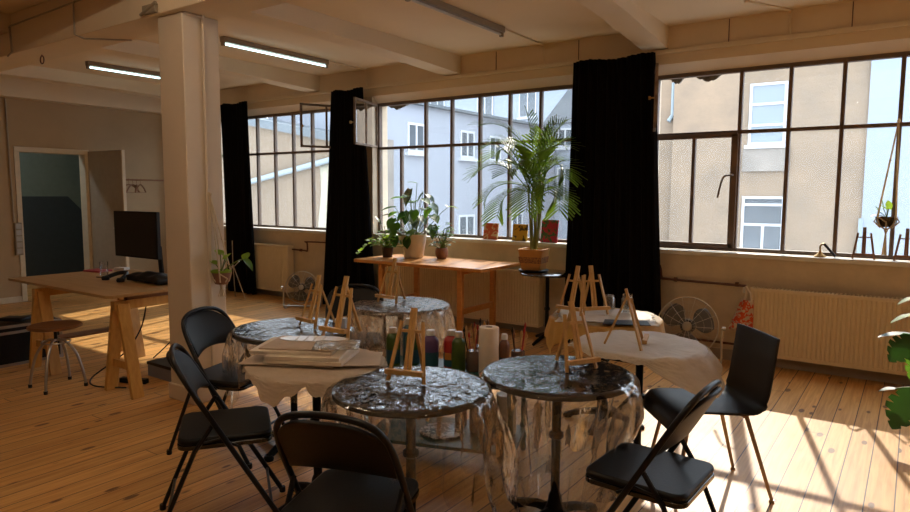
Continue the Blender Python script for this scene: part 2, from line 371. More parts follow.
for i, (xa, xb) in enumerate(wins):
    b = MB(); b.add([(x, y, z) for x in (xa, xb) for y, z in ((YW, 2.79), (6.53, 2.70), (YW+.3, 2.70), (YW+.3, 2.79))], [(0, 1, 2, 3), (7, 6, 5, 4), (0, 4, 5, 1), (1, 5, 6, 2)])
    b.build('trim_%d' % (i+5), mWall, kind='structure', smooth=False)
# other walls; left wall has a doorway y 3.98..4.87
b = MB(); b.box(X0-.15, X0, Y0, 3.98, 0, ZC); b.box(X0-.15, X0, 4.88, YW, 0, ZC); b.box(X0-.15, X0, 3.98, 4.88, 2.12, ZC)
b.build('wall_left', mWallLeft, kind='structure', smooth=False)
MB().box(X0, X0+.20, Y0, YW, 2.81, ZC).build('ceiling_beam', mBeam, kind='structure', smooth=False)
MB().box(X1, X1+.15, Y0, YW, 0, ZC).build('wall_right', mWall, kind='structure', smooth=False)
MB().box(X0-.15, X1+.15, Y0-.15, Y0, 0, ZC).build('wall_back', mWall, kind='structure', smooth=False)
# next room seen through the doorway
b = MB(); b.box(-12.1, -12.0, 2.2, 6.2, 0, ZC); b.box(-12.0, X0-.15, 2.1, 2.2, 0, ZC); b.box(-12.0, X0-.15, 6.2, 6.3, 0, ZC)
b.build('wall_far_room', mRoomUp, kind='structure', smooth=False)
P = Matrix.Translation((-12, 0, 0)) @ Matrix(((0, 0, 1, 0), (1, 0, 0, 0), (0, 1, 0, 0), (0, 0, 0, 1)))
MB().prism([(2.2, 0), (6.2, 0), (6.2, .6), (5.42, 1.46), (2.2, 1.46)], 0, .012, P).build('trim_4', mRoomLow, kind='structure', smooth=False)
lamp = thing('far_room_fill', 'added unseen round fill light in the room behind the doorway', 'lamp', (-11.2, 3.4, ZC))
MB().lathe([(.001, -.06), (.14, -.055), (.16, -.02), (.16, 0)], 32, cap=False).build('fill_dome', emit('cool_fill_glow', (.85, .95, 1.0), 34.0), lamp)  # added emitter, out of view, brightens the next room
# door frame and open leaf
fr = struct_root('door_1')
b = MB(); b.box(X0-.16, X0+.02, 3.93, 3.995, 0, 2.09); b.box(X0-.16, X0+.02, 4.865, 4.93, 0, 2.09); b.box(X0-.16, X0+.02, 3.93, 4.93, 2.09, 2.16)
b.build('door_frame', mDoorW, fr, bevel=.004)
lf = MB().box(0, .86, -.02, .02, .01, 2.14).build('door_leaf', mDoor, fr, loc=(X0+.02, 4.93, 0), bevel=.003, rz=radians(3))
MB().box(.86, .885, -.022, .022, .01, 2.14).build('leaf_edge', mDoorW, lf)
MB().tube([(.80, -.02, 1.02), (.80, -.07, 1.02), (.70, -.075, 1.02)], .009).build('door_handle', mSteel, lf)
MB().box(X0, X0+.015, Y0, 3.93, 0, .08).build('baseboard_left', mDoorW, kind='structure')
# ceiling beams across, deeper close to the window wall
for i, x in enumerate((-9.42, -6.92, -4.56, -2.15, .25, 2.65)):
    b = MB(); w = .12
    prof = [(Y0, 2.985), (4.9, 2.985), (5.7, 2.965), (YW, 2.935)] if i != 3 else [(Y0, 3.06), (4.6, 3.06), (5.3, 3.035), (YW, 2.935)]
    n = len(prof); vs = []
    for (y, z) in prof:
        vs += [(x-w, y, z), (x+w, y, z), (x+w, y, ZC), (x-w, y, ZC)]
    fs = []
    for k in range(n-1):
        for j in range(4): fs.append((k*4+j, k*4+(j+1) % 4, (k+1)*4+(j+1) % 4, (k+1)*4+j))
    fs += [(3, 2, 1, 0), tuple((n-1)*4+j for j in range(4))]
    b.add(vs, fs); b.build('ceiling_beam', mBeam, kind='structure', smooth=False)
MB().box(X0, X1, 2.66, 2.99, 2.79, ZC).build('girder', mBeam, kind='structure', bevel=.006)
# column
b = MB(); b.box(-4.52, -4.22, 2.71, 3.0, .0, 2.79); b.box(-4.535, -4.205, 2.695, 3.015, 0, .12)
b.build('column', mCol, kind='structure', bevel=.008)

# windows -----------------------------------------------------------
YG = 6.55
def window(n, x0, x1, mull, open_w, hinge_left, leaf):
    root = struct_root('window_%d' % n)
    b = MB(); z0, z1, zt = 1.015, 2.69, 2.13; t = .016
    b.box(x0, x1, YG-.03, YG+.03, z0, z0+.035); b.box(x0, x1, YG-.03, YG+.03, z1-.02, z1+.02)
    b.box(x0, x0+.035, YG-.03, YG+.03, z0, z1); b.box(x1-.035, x1, YG-.03, YG+.03, z0, z1)
    b.box(x0, x1, YG-.03, YG+.025, zt-.018, zt+.014)
    for x in mull: b.box(x-t, x+t, YG-.032, YG+.02, z0, z1)
    a = x0 if hinge_left else x1-open_w
    e = a+open_w
    # casement below the vent with its own frame and middle bar
    if n == 3:
        b.box(a, a+.05, YG-.05, YG, z0+.03, zt-.02); b.box(e-.05, e+.01, YG-.05, YG, z0+.03, zt-.02)
        b.box(a, e, YG-.05, YG, z0+.03, z0+.07); b.box(a, e, YG-.05, YG, zt-.05, zt-.01)
    mid = (a+e)/2; b.box(mid-t, mid+t, YG-.03, YG+.02, z0, zt)
    fr = b.build('window_frame', mFrame, root, bevel=.003)
    g = MB()
    def pane(xa, xb, za, zb): g.add([(xa, YG, za), (xb, YG, za), (xb, YG, zb), (xa, YG, zb)], [(0, 1, 2, 3)])
    pane(x0, x1, z0, zt)
    if hinge_left: pane(e, x1, zt, z1)
    else: pane(x0, a, zt, z1)
    g.build('pane', mGlass, root, smooth=False)
    if leaf:
        hx = a if hinge_left else e
        fx, fy = leaf; L = sqrt((fx-hx)**2+(fy-(YG-.03))**2); ang = atan2(fy-(YG-.03), fx-hx)
        M = Matrix.Translation((hx, YG-.03, 0)) @ Matrix.Rotation(ang, 4, 'Z')
        s = MB(); za, zb = 2.135, 2.70; w = .028
        s.box(0, w, -.012, .012, za, zb, M); s.box(L-w, L, -.012, .012, za, zb, M); s.box(0, L, -.012, .012, za, za+w, M); s.box(0, L, -.012, .012, zb-w, zb, M)
        s.box(L/2-.012, L/2+.012, -.01, .01, za, zb, M)
        so = s.build('vent_sash', mat('pale_sash_paint', (.34, .26, .18), .6, c2=(.14, .08, .05), scale=12) if n != 1 else mFrame, root, bevel=.002)
        gg = MB(); gg.add([M @ Vector((w, 0, za+w)), M @ Vector((L-w, 0, za+w)), M @ Vector((L-w, 0, zb-w)), M @ Vector((w, 0, zb-w))], [(0, 1, 2, 3)])
        gg.build('sash_pane', mGlass, so, smooth=False)
        k = MB(); sgn = -1 if n != 1 else 1
        k.tube([M @ Vector((L-.01, 0, 2.40)), M @ Vector((L-.01, sgn*.05, 2.40))], .007); k.tube([M @ Vector((L-.01, sgn*.045, 2.40)), M @ Vector((L-.01, sgn*.065, 2.40))], .017)
        k.build('sash_knob', mBrass, so)
    if n == 3:
        MB().tube(smoothpath([(-1.41, YG-.05, 1.73), (-1.43, YG-.09, 1.73), (-1.49, YG-.10, 1.70), (-1.53, YG-.10, 1.52)]), .009).build('window_handle', mFrame, root)
    MB().box(x0-.02, x1+.02, YW-.03, YG-.02, ZS-.03, ZS+.012).build('window_sill', mSill, root, bevel=.006)
    return root
window(1, -9.47, -6.3, [-9.1, -8.7, -8.3, -7.895, -7.49, -7.09], .79, False, (-6.58, 5.86))
window(2, -5.84, -2.62, [-5.05, -4.65, -4.245, -3.84, -3.447, -3.055], .79, True, (-5.62, 5.86))
window(3, -2.18, 1.06, [-1.38, -.97, -.56, -.15, .26, .66], .79, True, (-1.94, 5.84))
window(4, 1.5, 4.7, [2.3, 2.7, 3.1, 3.5, 3.9, 4.3], .79, True, None)

# ================================================================== OUTSIDE
MB().box(-60, 40, YW+.3, 60, -9.2, -9).build('ground', mYard, kind='structure', smooth=False)
def fwin(parent, x0, x1, z0, z1, y, depth=.06, bars=(), face='y', blind=False):
    """window of a far facade on plane y (or x when face == 'x')"""
    b = MB(); w = .07
    def bx(m, a0, a1, d0, d1, c0, c1):
        if face == 'y': m.box(a0, a1, d0, d1, c0, c1)
        else: m.box(-d1, -d0, a0, a1, c0, c1)
    zs = sorted([z0+(z1-z0)*v for k, v in bars if k == 'h'])
    bx(b, x0, x0+w, y-depth, y+.02, z0, z1); bx(b, x1-w, x1, y-depth, y+.02, z0, z1)
    bx(b, x0+w, x1-w, y-depth, y+.02, z0, z0+w); bx(b, x0+w, x1-w, y-depth, y+.02, z1-w, z1)
    for z in zs: bx(b, x0+w, x1-w, y-depth, y+.02, z-w/2, z+w/2)
    for k, v in bars:
        xm = x0+(x1-x0)*v; top_ = (zs[0]-w/2) if zs else z1-w
        if k in ('v', 'vl'): bx(b, xm-w/2, xm+w/2, y-depth, y+.02, z0+w, top_)
    bx(b, x0-.08, x1+.08, y-.12, y+.02, z0-.1, z0-.001)
    o = b.build('window', mWinWhite, parent, smooth=False)
    g = MB(); bx(g, x0+w, x1-w, y-depth*.5, y, z0+w, z1-w); g.build('window_pane', mBlind if blind else mWinGlass, o, smooth=False)
# beige house straight across
r0 = thing('apartment_building', 'beige rendered building across the yard with two white framed windows', 'building', (0, 20, -9))
def rel(o, dx, dy, dz):
    for c in o.children: c.location = (dx, dy, dz)
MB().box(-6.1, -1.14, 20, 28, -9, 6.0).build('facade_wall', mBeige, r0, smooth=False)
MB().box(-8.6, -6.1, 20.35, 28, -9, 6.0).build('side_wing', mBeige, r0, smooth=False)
fwin(r0, -3.98, -3.03, 2.93, 4.62, 20, bars=[('h', .66), ('h', .32)], blind=True)
fwin(r0, -4.06, -2.96, -.15, 1.50, 20, bars=[('h', .52), ('h', .86), ('vl', .52)])
MB().box(-4.1, -2.9, 19.93, 20, 2.2, 2.83).build('worn_patch', mBeigeW, r0, smooth=False)
b = MB(); b.tube([(-6.2, 20.28, 4.9), (-6.2, 20.28, 3.95), (-6.3, 20.2, 3.75)], .07); b.tube([(-6.12, 20.28, 3.3), (-6.12, 20.28, -8)], .06); b.build('drainpipe', mZinc, r0)
rel(r0, 0, -20, 9)
# bluish building to its right
r0 = thing('apartment_building', 'bluish white plain facade right of the beige building', 'building', (3, 21, -9))
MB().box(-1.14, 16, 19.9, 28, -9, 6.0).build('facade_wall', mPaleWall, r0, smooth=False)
b = MB(); b.box(-1.2, -1.10, 19.86, 19.95, -3, .95); b.build('corner_pipe', mZinc, r0, smooth=False)
fwin(r0, 8.6, 9.6, 2.4, 4.0, 19.9, bars=[('v', .5)])
rel(r0, -3, -21, 9)
# white wing perpendicular to our wall
r0 = thing('building_wing', 'long white building wing with small recessed windows and grey eaves', 'building', (-13, 17, -9))
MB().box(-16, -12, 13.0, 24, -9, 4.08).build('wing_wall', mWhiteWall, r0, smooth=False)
MB().box(-16.1, -11.82, 12.9, 24.1, 4.08, 4.16).build('eaves', mRoofGrey, r0, smooth=False)
MB().box(-12.0, -11.9, 13.0, 13.95, -9, 3.0).build('corner_pier', mBeigeW, r0, smooth=False)
for (ya, yb, za, zb) in ((14.65, 15.45, 2.72, 3.56), (17.3, 18.1, 2.68, 3.55), (19.03, 19.78, 2.65, 3.5), (17.22, 18.15, -.1, .85), (14.7, 15.5, -.1, .85), (20.6, 21.4, .0, .85)):
    fwin(r0, ya, yb, za, zb, 12.0, face='x', depth=.04, bars=[('v', .5)])
for c in list(r0.children): c.location = (13, -17, 9)
# fix of the x-facing windows: they are built on plane x=-12
# low beige neighbour wall with sloped roof edge and a slanting drainpipe
r0 = thing('neighbour_house', 'low beige house wall with sloping grey roof edge and slanting pipe', 'building', (-15, 12.5, -9))
Q = Matrix(((1, 0, 0, 0), (0, 0, 1, 0), (0, 1, 0, 0), (0, 0, 0, 1)))
b = MB(); b.prism([(-22, -9), (-12.0, -9), (-12.0, 2.80), (-15.6, 3.45), (-16.6, 3.62), (-22, 3.0)], 12.0, 12.9, Q); b.build('gable_wall', mat('darker_beige_render', (.185, .135, .09), .9, var=.15, scale=1.2, bump=.8, bscale=9), r0, smooth=False)  # gable gets its own darker beige
b = MB(); b.prism([(-12.0, 2.80), (-12.0, 3.0), (-16.6, 3.86), (-22, 3.2), (-22, 3.0), (-16.6, 3.62)], 11.85, 12.95, Q); b.build('roof_edge', mRoofGrey, r0, smooth=False)
b = MB(); b.tube([(-16.5, 11.88, 1.62), (-15.57, 11.88, 1.82), (-12.1, 11.88, 2.40)], .075, 10); b.build('drainpipe', mZinc, r0)
b = MB(); b.grid(lambda a, c: (-12.75+.35*a+.08*sin(c*9), 11.97, -2+4.3*c), 2, 12); b.build('ivy_strip', mat('dry_ivy', (.26, .27, .20), .9, c2=(.38, .32, .24), scale=20), r0, solid=.04)
for c in r0.children: c.location = (15, -12.5, 9)
# far house with slate roof
r0 = thing('roofed_house', 'far pale house with dark slate roof seen behind the palm', 'building', (-12, 25, -9))
MB().box(-15.9, -9, 24.2, 30, -9, 4.35).build('house_wall', mPaleWall, r0, smooth=False)
b = MB(); b.add([(-12.6, 24.0, 4.35), (-8.9, 24.0, 4.35), (-8.9, 26.5, 8.0), (-11.0, 26.5, 8.0), (-12.6, 30, 4.35), (-8.9, 30, 4.35)], [(0, 1, 2, 3), (4, 0, 3), (1, 5, 2), (5, 4, 3, 2), (0, 4, 5, 1)]); b.build('roof', mSlate, r0, smooth=False)
for (xa, xb, za, zb) in ((-11.97, -11.3, 3.4, 4.15), (-14.0, -13.1, 3.5, 4.2), (-11.97, -11.3, 1.2, 2.6), (-14, -13.1, 1.2, 2.6)):
    fwin(r0, xa, xb, za, zb, 24.2, bars=[('v', .5)])
for c in list(r0.children): c.location = (12, -25, 9)
r0 = thing('apartment_block', 'tall pale blue block rising far behind the white wing', 'building', (-30, 38, -9))
MB().box(-34, -10, 36, 44, -9, 11.0).build('block_wall', mPaleWall, r0, smooth=False)
for xa in (-31, -27.4, -23.6, -20.5, -17): fwin(r0, xa, xa+1.2, 6.2, 8.0, 36, bars=[('v', .5)]); fwin(r0, xa, xa+1.2, 3.2, 5.0, 36, bars=[('v', .5)])
for c in list(r0.children): c.location = (30, -38, 9)
# crumbled mortar under the lintel outside window 3
for nm, xa, xb, lab in (('mortar_lump', -2.08, -1.93, 'small crumbled mortar lump hanging at the lintel corner outside'), ('mortar_lump', -1.84, -1.56, 'larger crumbled mortar lump hanging along the lintel outside'), ('mortar_lump', -5.78, -5.42, 'crumbled mortar edge above the open vent beside the white wing')):
    b = MB(); n = 14
    rr = random.Random(int(xa*100))
    bot = [2.70-.01-.055*sin(pi*i/n)*rr.uniform(.6, 1.2) for i in range(n+1)]
    for i in range(n):
        xa_, xb_ = xa+(xb-xa)*i/n, xa+(xb-xa)*(i+1)/n
        b.add([(xa_, 6.64, bot[i]), (xb_, 6.64, bot[i+1]), (xb_, 6.64, 2.712), (xa_, 6.64, 2.712), (xa_, 6.70, bot[i]+.015), (xb_, 6.70, bot[i+1]+.015), (xb_, 6.70, 2.712), (xa_, 6.70, 2.712)],
              [(0, 1, 2, 3), (7, 6, 5, 4), (0, 4, 5, 1)])
    tag(b.build(nm, mRubble, smooth=False), lab, 'mortar', 'crumbled mortar pieces')

# ================================================================== CURTAINS
def curtain(x0t, x1t, x0b, x1b, lab, folds, zb=.02):
    def fn(a, c):
        z = 2.87-(2.87-zb)*c; x = (x0t+(x1t-x0t)*a)*(1-c)+(x0b+(x1b-x0b)*a)*c
        y = 6.22+.030*sin(a*folds*2*pi)*(0.4+.6*c)+.012*sin(a*folds*4.3*pi+c*3)
        return (x, y, z+(.012*sin(a*9) if c == 0 else 0))
    b = MB(); b.grid(fn, int(folds*14), 24); o = b.build('curtain', mBlackCloth, solid=.004)
    return tag(o, lab, 'curtain', 'black window curtains')
curtain(-8.76, -8.10, -8.70, -8.02, 'narrow black curtain at the left end behind the column plant', 5)
curtain(-6.38, -5.80, -6.60, -5.62, 'black curtain hanging between the first and second windows', 5)
curtain(-2.92, -2.09, -2.98, -1.92, 'wide black curtain between the palm and the right window', 8)

# ================================================================== RADIATORS AND PIPES
def radiator(x0, x1, z0, z1, lab):
    root = thing('radiator', lab, 'radiator', (x0, 6.33, z0), 0, 'cream panel radiators below the windows')
    L = x1-x0; H = z1-z0; b = MB()
    n = max(8, int(L/.034)); prof = []
    for i in range(n):
        a = i*L/n; w = L/n
        prof += [(a, -.052), (a+w*.55, -.052), (a+w*.68, -.044), (a+w*.87, -.044)]
    prof.append((L, -.052))
    vs = [(x, y, .03) for x, y in prof]+[(x, y, H-.03) for x, y in prof]; m = len(prof)
    b.add(vs, [(i, i+1, m+i+1, m+i) for i in range(m-1)])
    b.box(0, L, -.055, -.03, 0, .03); b.box(0, L, -.055, -.03, H-.03, H-.004); b.build('front_panel', mRad, root, smooth=False)
    b = MB(); b.box(-.004, .004, -.05, .06, 0, H); b.box(L-.004, L+.004, -.05, .06, 0, H); b.box(0, L, -.028, .06, .04, H-.02); b.build('casing', mRad, root, bevel=.002)
    b = MB(); k = 0
    x = 0
    while x < L-.01: b.box(x, x+.012, -.045, .055, H-.006, H); x += .03
    b.build('top_grille', mRad, root, smooth=False)
    return root
radiator(-8.95, -7.37, .10, .78, 'cream panel radiator under the first window behind the small fan')
radiator(-5.6, -3.3, .09, .70, 'cream panel radiator behind the plant table')
rd = radiator(-1.17, 1.0, .11, .72, 'long cream panel radiator under the right window')
b = MB(); b.tube([(-.03, 0, .56), (-.06, 0, .56)], .014); b.lathe([(.022, 0), (.024, .02), (.02, .05)], 14, (-.055, -.0, .55)); b.build('thermostat_valve', mWhite, rd)
b = MB(); b.tube(smoothpath([(-7.37, 6.37, .726), (-7.10, 6.37, .722), (-7.05, 6.37, .722), (-7.05, 6.37, .83), (-7.04, 6.37, .85), (-6.3, 6.37, .86)], 3), .011)
b.tube([(-7.2, 6.37, .723), (-7.17, 6.37, .723)], .02)
tag(b.build('heating_pipe', mPipe), 'thin brown heating pipe stepping up beside the left radiator', 'pipe', 'heating pipes')
b = MB(); b.tube(smoothpath([(-2.45, 6.37, .86), (-2.08, 6.37, .86), (-2.02, 6.37, .84), (-2.0, 6.37, .74), (-1.95, 6.37, .727), (-1.22, 6.36, .72)], 4), .012)
for x in (-1.88, -1.32): b.tube([(x, 6.37, .727), (x+.03, 6.37, .727)], .022)
tag(b.build('heating_pipe', mPipe), 'brown heating pipe with two unions above the large fan', 'pipe', 'heating pipes')
b = MB(); b.tube([(-2.3, 6.38, .165), (-1.2, 6.38, .165)], .011)
tag(b.build('heating_pipe', mPipe), 'low brown heating pipe near the floor right of the large fan', 'pipe', 'heating pipes')

# ================================================================== CEILING LIGHTS, CONDUITS
def strip_light(x, y0, y1, lab, on, mm):
    root = thing('strip_light', lab, 'ceiling light', (x, (y0+y1)/2, ZC), 0, 'ceiling strip lights'); L = (y1-y0)/2
    b = MB(); b.box(-.035, .035, -L, L, -.055, 0); b.build('housing', mHousing, root, bevel=.006)
    b = MB(); b.tube([(0, -L+.03, -.072), (0, L-.03, -.072)], .010, 10); b.build('tube', mm, root)
    b = MB(); b.box(-.016, .016, -L, -L+.03, -.092, -.05); b.box(-.016, .016, L-.03, L, -.092, -.05); b.build('tube_holder', mHousing, root)
mTubeFill = emit('warm_fill_tube', (1.0, .82, .60), 52.0)  # for two strips added out of view as fill for the room
strip_light(-3.36, .6, 2.1, 'added unseen fill strip over the front tables behind the girder', True, mTubeFill)
strip_light(-.90, .3, 1.8, 'added unseen warm fill strip over the right half of the room behind the girder', True, mTubeFill)
mTubeOff = mat('unlit_tube', (.6, .55, .48), .3)
strip_light(-5.93, 4.25, 5.72, 'lit strip light right of the column', True, mTubeOn)
strip_light(-8.42, 4.1, 5.6, 'lit strip light left of the column by the far end', True, mTubeOn)
strip_light(-3.36, 4.1, 5.55, 'unlit strip light on the ceiling nearest the windows', False, mTubeOff)
def conduit(pts, lab, rr=.008, m=mBeam, extra=None):
    b = MB(); b.tube(pts, rr, 6)
    if extra: extra(b)
    return tag(b.build('conduit', m), lab, 'conduit', 'cream cable conduits')
conduit([(-3.36, 5.55, 3.13), (-3.36, 6.40, 3.13), (-3.36, 6.41, 2.93)], 'thin conduit running from the unlit strip light to the window wall')
conduit([(-5.93, 5.72, 3.13), (-5.93, 6.40, 3.13), (-5.93, 6.41, 2.93)], 'thin conduit running from the lit strip light to the window wall')
conduit([(-1.25, 5.9, 3.13), (-.98, 6.40, 3.13), (-.98, 6.40, 2.93)], 'pale conduit bending down above the right window', .012)
for x, lab in ((-3.95, 'short thin rod above the middle window left of the conduit'), (-2.95, 'short thin rod above the middle window beside the wide curtain'), (-1.48, 'short thin rod above the right window beside the beam'), (-.52, 'short thin rod above the right window farther from the beam')):
    b = MB(); b.tube([(x, 6.40, 3.13), (x, 6.40, 2.93)], .004, 6); tag(b.build('wall_rod', mPipe), lab, 'rod', 'thin rods on the window lintel')
conduit([(-9.0, 2.645, 3.02), (-6.79, 2.645, 3.02), (-6.77, 2.645, 2.80), (-6.9, 2.66, 2.78)], 'cable conduit dropping down the girder face at the far left', .009, mDoor)
conduit([(-6.79, 2.645, 3.03), (-4.9, 2.645, 3.06)], 'cable conduit along the girder face towards the column', .007, mDoor)
conduit([(-5.6, 2.645, 3.05), (-5.6, 2.645, 2.80), (-5.57, 2.70, 2.775), (-5.3, 2.95, 2.775)], 'cable conduit with clips turning under the girder', .007, mDoor)
b = MB(); b.tube([(-4.205, 2.86, 2.79), (-4.205, 2.86, .1)], .012, 8)
b.tube([(-4.21, 2.72, 2.78), (-4.20, 2.86, 2.77)], .008, 6)
tag(b.build('column_pipe', mCol), 'slim painted pipe running down the column face', 'pipe')
b = MB()
for i in range(14):
    a = 2*pi*i/14; b.tube([(-6.62+.035*cos(a), 2.83, 2.745+.035*sin(a)), (-6.62+.035*cos(a+.45), 2.83, 2.745+.035*sin(a+.45))], .006, 6)
b.tube([(-6.62, 2.83, 2.78), (-6.62, 2.83, 2.80)], .006)
tag(b.build('ceiling_hook', mPipe), 'small iron ring hook under the girder', 'hook')
b = MB(); b.box(-4.58, -4.42, 2.63, 2.66, 2.80, 2.86); b.tube([(-4.60, 2.63, 2.80), (-4.40, 2.63, 2.86)], .012)
tag(b.build('junction_box', mHousing, bevel=.004), 'small junction box on top of the column', 'box')
b = MB(); b.tube([(X0+.02, 3.86, 2.8), (X0+.02, 3.88, 1.12)], .012); tag(b.build('wall_conduit', mDoor), 'dark vertical cable duct beside the doorway', 'conduit')
sw = thing('switch_panel', 'tall grey socket strip beside the doorway', 'switch panel', (X0, 3.92, .66))
MB().box(0, .05, -.045, .045, 0, .45).build('back_box', mHousing, sw, bevel=.004)
for k in range(5): MB().box(.05, .058, -.035, .035, .02+k*.086, .09+k*.086).build('switch', mAlu, sw, bevel=.003)

# ================================================================== TABLES
TZ = .73
def round_table(x, y, D, lab, rz=0):
    root = thing('bistro_table', lab, 'table', (x, y, 0), rz, 'round black pedestal tables')
    b = MB(); R = D/2; b.lathe([(R-.012, -.028), (R, -.022), (R, -.004), (R-.006, 0)], 64, (0, 0, TZ)); b.build('tabletop', mDarkTop, root)
    b = MB(); b.tube([(0, 0, .10), (0, 0, TZ-.03)], .021, 16); b.lathe([(.021, 0), (.034, .01), (.034, .03), (.021, .04)], 16, (0, 0, .42)); b.lathe([(.021, 0), (.05, .005), (.05, .012)], 16, (0, 0, TZ-.045)); b.build('pole', mCast, root)
    b = MB(); b.lathe([(.05, .04), (.055, .07), (.035, .11), (.03, .15), (.022, .17)], 16); b.build('base_hub', mCast, root)
    for k in range(4):
        a = pi/4+k*pi/2; d = Vector((cos(a), sin(a), 0))
        b = MB(); b.tube([d*.03+Vector((0, 0, .075)), d*.12+Vector((0, 0, .062)), d*.22+Vector((0, 0, .03)), d*.25+Vector((0, 0, .022))], .026, 8, r2=.018); b.lathe([(.03, 0), (.032, .012), (.022, .03)], 12, (d.x*.25, d.y*.25, 0)); b.build('foot', mCast, root)
    return root
tabs = dict(front=(-1.71, 2.11, .66), near=(-1.30, 2.67, .68), back=(-3.08, 3.68, .70), left=(-3.04, 2.62, .70), stack=(-2.33, 2.15, .64), paper=(-1.19, 3.46, .66), yellow=(-1.66, 4.12, .70))
round_table(*tabs['front'], 'round black pedestal table under clear film, behind the nearest chair', .3)
round_table(*tabs['near'], 'round black pedestal table under clear film, left of the right folding chair', .45)
round_table(*tabs['back'], 'round pedestal table by the plant table with milky film hanging down', .2)
round_table(*tabs['left'], 'round pedestal table under clear film beside the column', 1.0)
round_table(*tabs['stack'], 'round pedestal table carrying the stack of canvas boards', .5)
round_table(*tabs['paper'], 'round pedestal table under smooth brown paper beside the shell chair', .2)
round_table(*tabs['yellow'], 'round pedestal table under yellow crumpled paper before the wide curtain', .9)

def drape(name, x, y, R, out, mm, lab, cat, z=TZ+.002, phi=80, folds=9, amp=.03, top=.0015, seed=1, taper=.0, group=None, nr=22, nt_=150, solid=0, relief=.0):
    """sheet lying on a disc of radius R; out(theta) = length of sheet from the centre; beyond R it hangs, bending by phi degrees"""
    rr = random.Random(seed); ph = [rr.uniform(0, 6.28) for _ in range(8)]
    def noise(th, s):
        return .5*sin(folds*th+ph[0]+2.0*sin(2*th+ph[1]))+.3*sin((folds*2+1)*th+ph[2]+s*6)+.2*sin((folds*3+2)*th+ph[3]-s*9)
    vs = []; fs = []; n = nt_; rings = [R*q for q in (0, .12, .24, .36, .48, .6, .7, .8, .88, .95, .985)]; nin = len(rings)
    tot = nin+nr
    for j in range(tot):
        for i in range(n):
            th = 2*pi*i/n; L = max(out(th), .05)
            if j < nin:
                q = min(rings[j], L); zz = rr.uniform(-1, 1)*top+relief*sin(q*19+ph[4]+3*sin(th*2+ph[5]))*(j/nin); rad = q
                vs.append((rad*cos(th), rad*sin(th), z+abs(zz)))
            else:
                s = max(0, (L-R))*(j-nin+1)/nr
                pm = radians(phi); q0 = .014
                hor = min(s, q0)*cos(pm*.5)+max(0, s-q0)*cos(pm); ver = min(s, q0)*sin(pm*.5)+max(0, s-q0)*sin(pm)
                k = noise(th, s)*amp*min(1, s/.15)
                rad = min(R+.004, L)+hor+k-taper*max(0, s-.06)
                tw = .05*sin(3*th+ph[6])*s
                zz = z-ver+rr.uniform(-1, 1)*.003
                vs.append((rad*cos(th+tw), rad*sin(th+tw), max(zz, .012)))
    for j in range(tot-1):
        for i in range(n): fs.append((j*n+i, j*n+(i+1) % n, (j+1)*n+(i+1) % n, (j+1)*n+i))
    b = MB()
    if mm is mFilm:
        k = (nin+1)*n; b.add(vs, fs[:k]); b.f += [list(q) for q in fs[k:]]; b.mi += [1]*len(fs[k:]); mm = [mFilm, mFilmSkirt]
    else: b.add(vs, fs)
    o = b.build(name, mm, loc=(x, y, 0), ang=60, solid=solid)
    return tag(o, lab, cat, group)
def rect_out(w, h, rot, jag=0, seed=0):
    rr = random.Random(seed); a0 = rr.uniform(0, 6)
    def fn(th):
        t = th-rot; c, s = abs(cos(t)), abs(sin(t))
        v = min(w/2/max(c, 1e-3), h/2/max(s, 1e-3))
        return v+jag*(sin(7*th+a0)+.6*sin(17*th+a0*2))
    return fn
FG = 'clear plastic films on the round tables'
drape('plastic_film', *tabs['front'][:2], .333, rect_out(1.22, 1.18, .5, .05, 1), mFilm, 'clear plastic film over the front table, hanging in front of the green cart', 'plastic film', phi=80, folds=7, amp=.075, seed=3, taper=.25, group=FG)
drape('plastic_film', *tabs['near'][:2], .343, rect_out(1.75, 1.65, .2, .05, 2), mFilm, 'clear plastic film over the table left of the right folding chair', 'plastic film', phi=82, folds=6, amp=.085, seed=5, taper=.38, group=FG)
drape('plastic_film', *tabs['back'][:2], .353, rect_out(1.35, 1.3, .9, .02, 3), mFilmMilk, 'milky plastic film over the table by the plant table', 'plastic film', phi=82, folds=8, amp=.04, seed=8, taper=.10, group=FG)
drape('plastic_film', *tabs['left'][:2], .353, rect_out(1.30, 1.2, .3, .02, 4), mFilm, 'clear plastic film over the table beside the column', 'plastic film', phi=82, folds=8, amp=.04, seed=9, taper=.15, group=FG)
PG = 'brown paper covers on the round tables'
def lob2(th):
    v = .365
    for c, a, w in ((-.42, .20, .75), (2.75, .10, .8), (1.2, .03, .7)):
        d = abs((th-c+pi) % (2*pi)-pi)
        if d < w: v += a*cos(d/w*pi/2)
    return v+.008*sin(9*th)
def lob(th):
    v = .345
    for c, a, w in ((-1.3, .085, .42), (-.5, .095, .38), (2.6, .03, .5)):
        d = abs((th-c+pi) % (2*pi)-pi)
        if d < w: v += a*cos(d/w*pi/2)
    return v+.010*sin(13*th)+.008*sin(29*th)
drape('paper_cover', *tabs['stack'][:2], .325, lob, mKraft, 'brown paper with torn hanging pieces under the canvas boards', 'paper cover', phi=70, folds=5, amp=.012, seed=12, group=PG, relief=.003)
drape('paper_cover', *tabs['paper'][:2], .335, lob2, mPaperW, 'smooth brown paper sheet draped on the table beside the shell chair', 'paper cover', phi=44, folds=5, amp=.03, seed=14, group=PG, relief=.010)
drape('paper_cover', *tabs['yellow'][:2], .355, rect_out(.90, .84, .15, .015, 8), mKraftY, 'crumpled yellow kraft paper draped on the table before the wide curtain', 'paper cover', phi=78, folds=9, amp=.02, seed=16, group=PG, relief=.004)
drape('paper_sheet', *tabs['yellow'][:2], .30, rect_out(.62, .50, .4, .01, 9), mPaperW, 'crumpled whitish paper sheet on top of the yellow paper', 'paper', z=TZ+.008, phi=5, folds=5, amp=.01, seed=17, relief=.006)

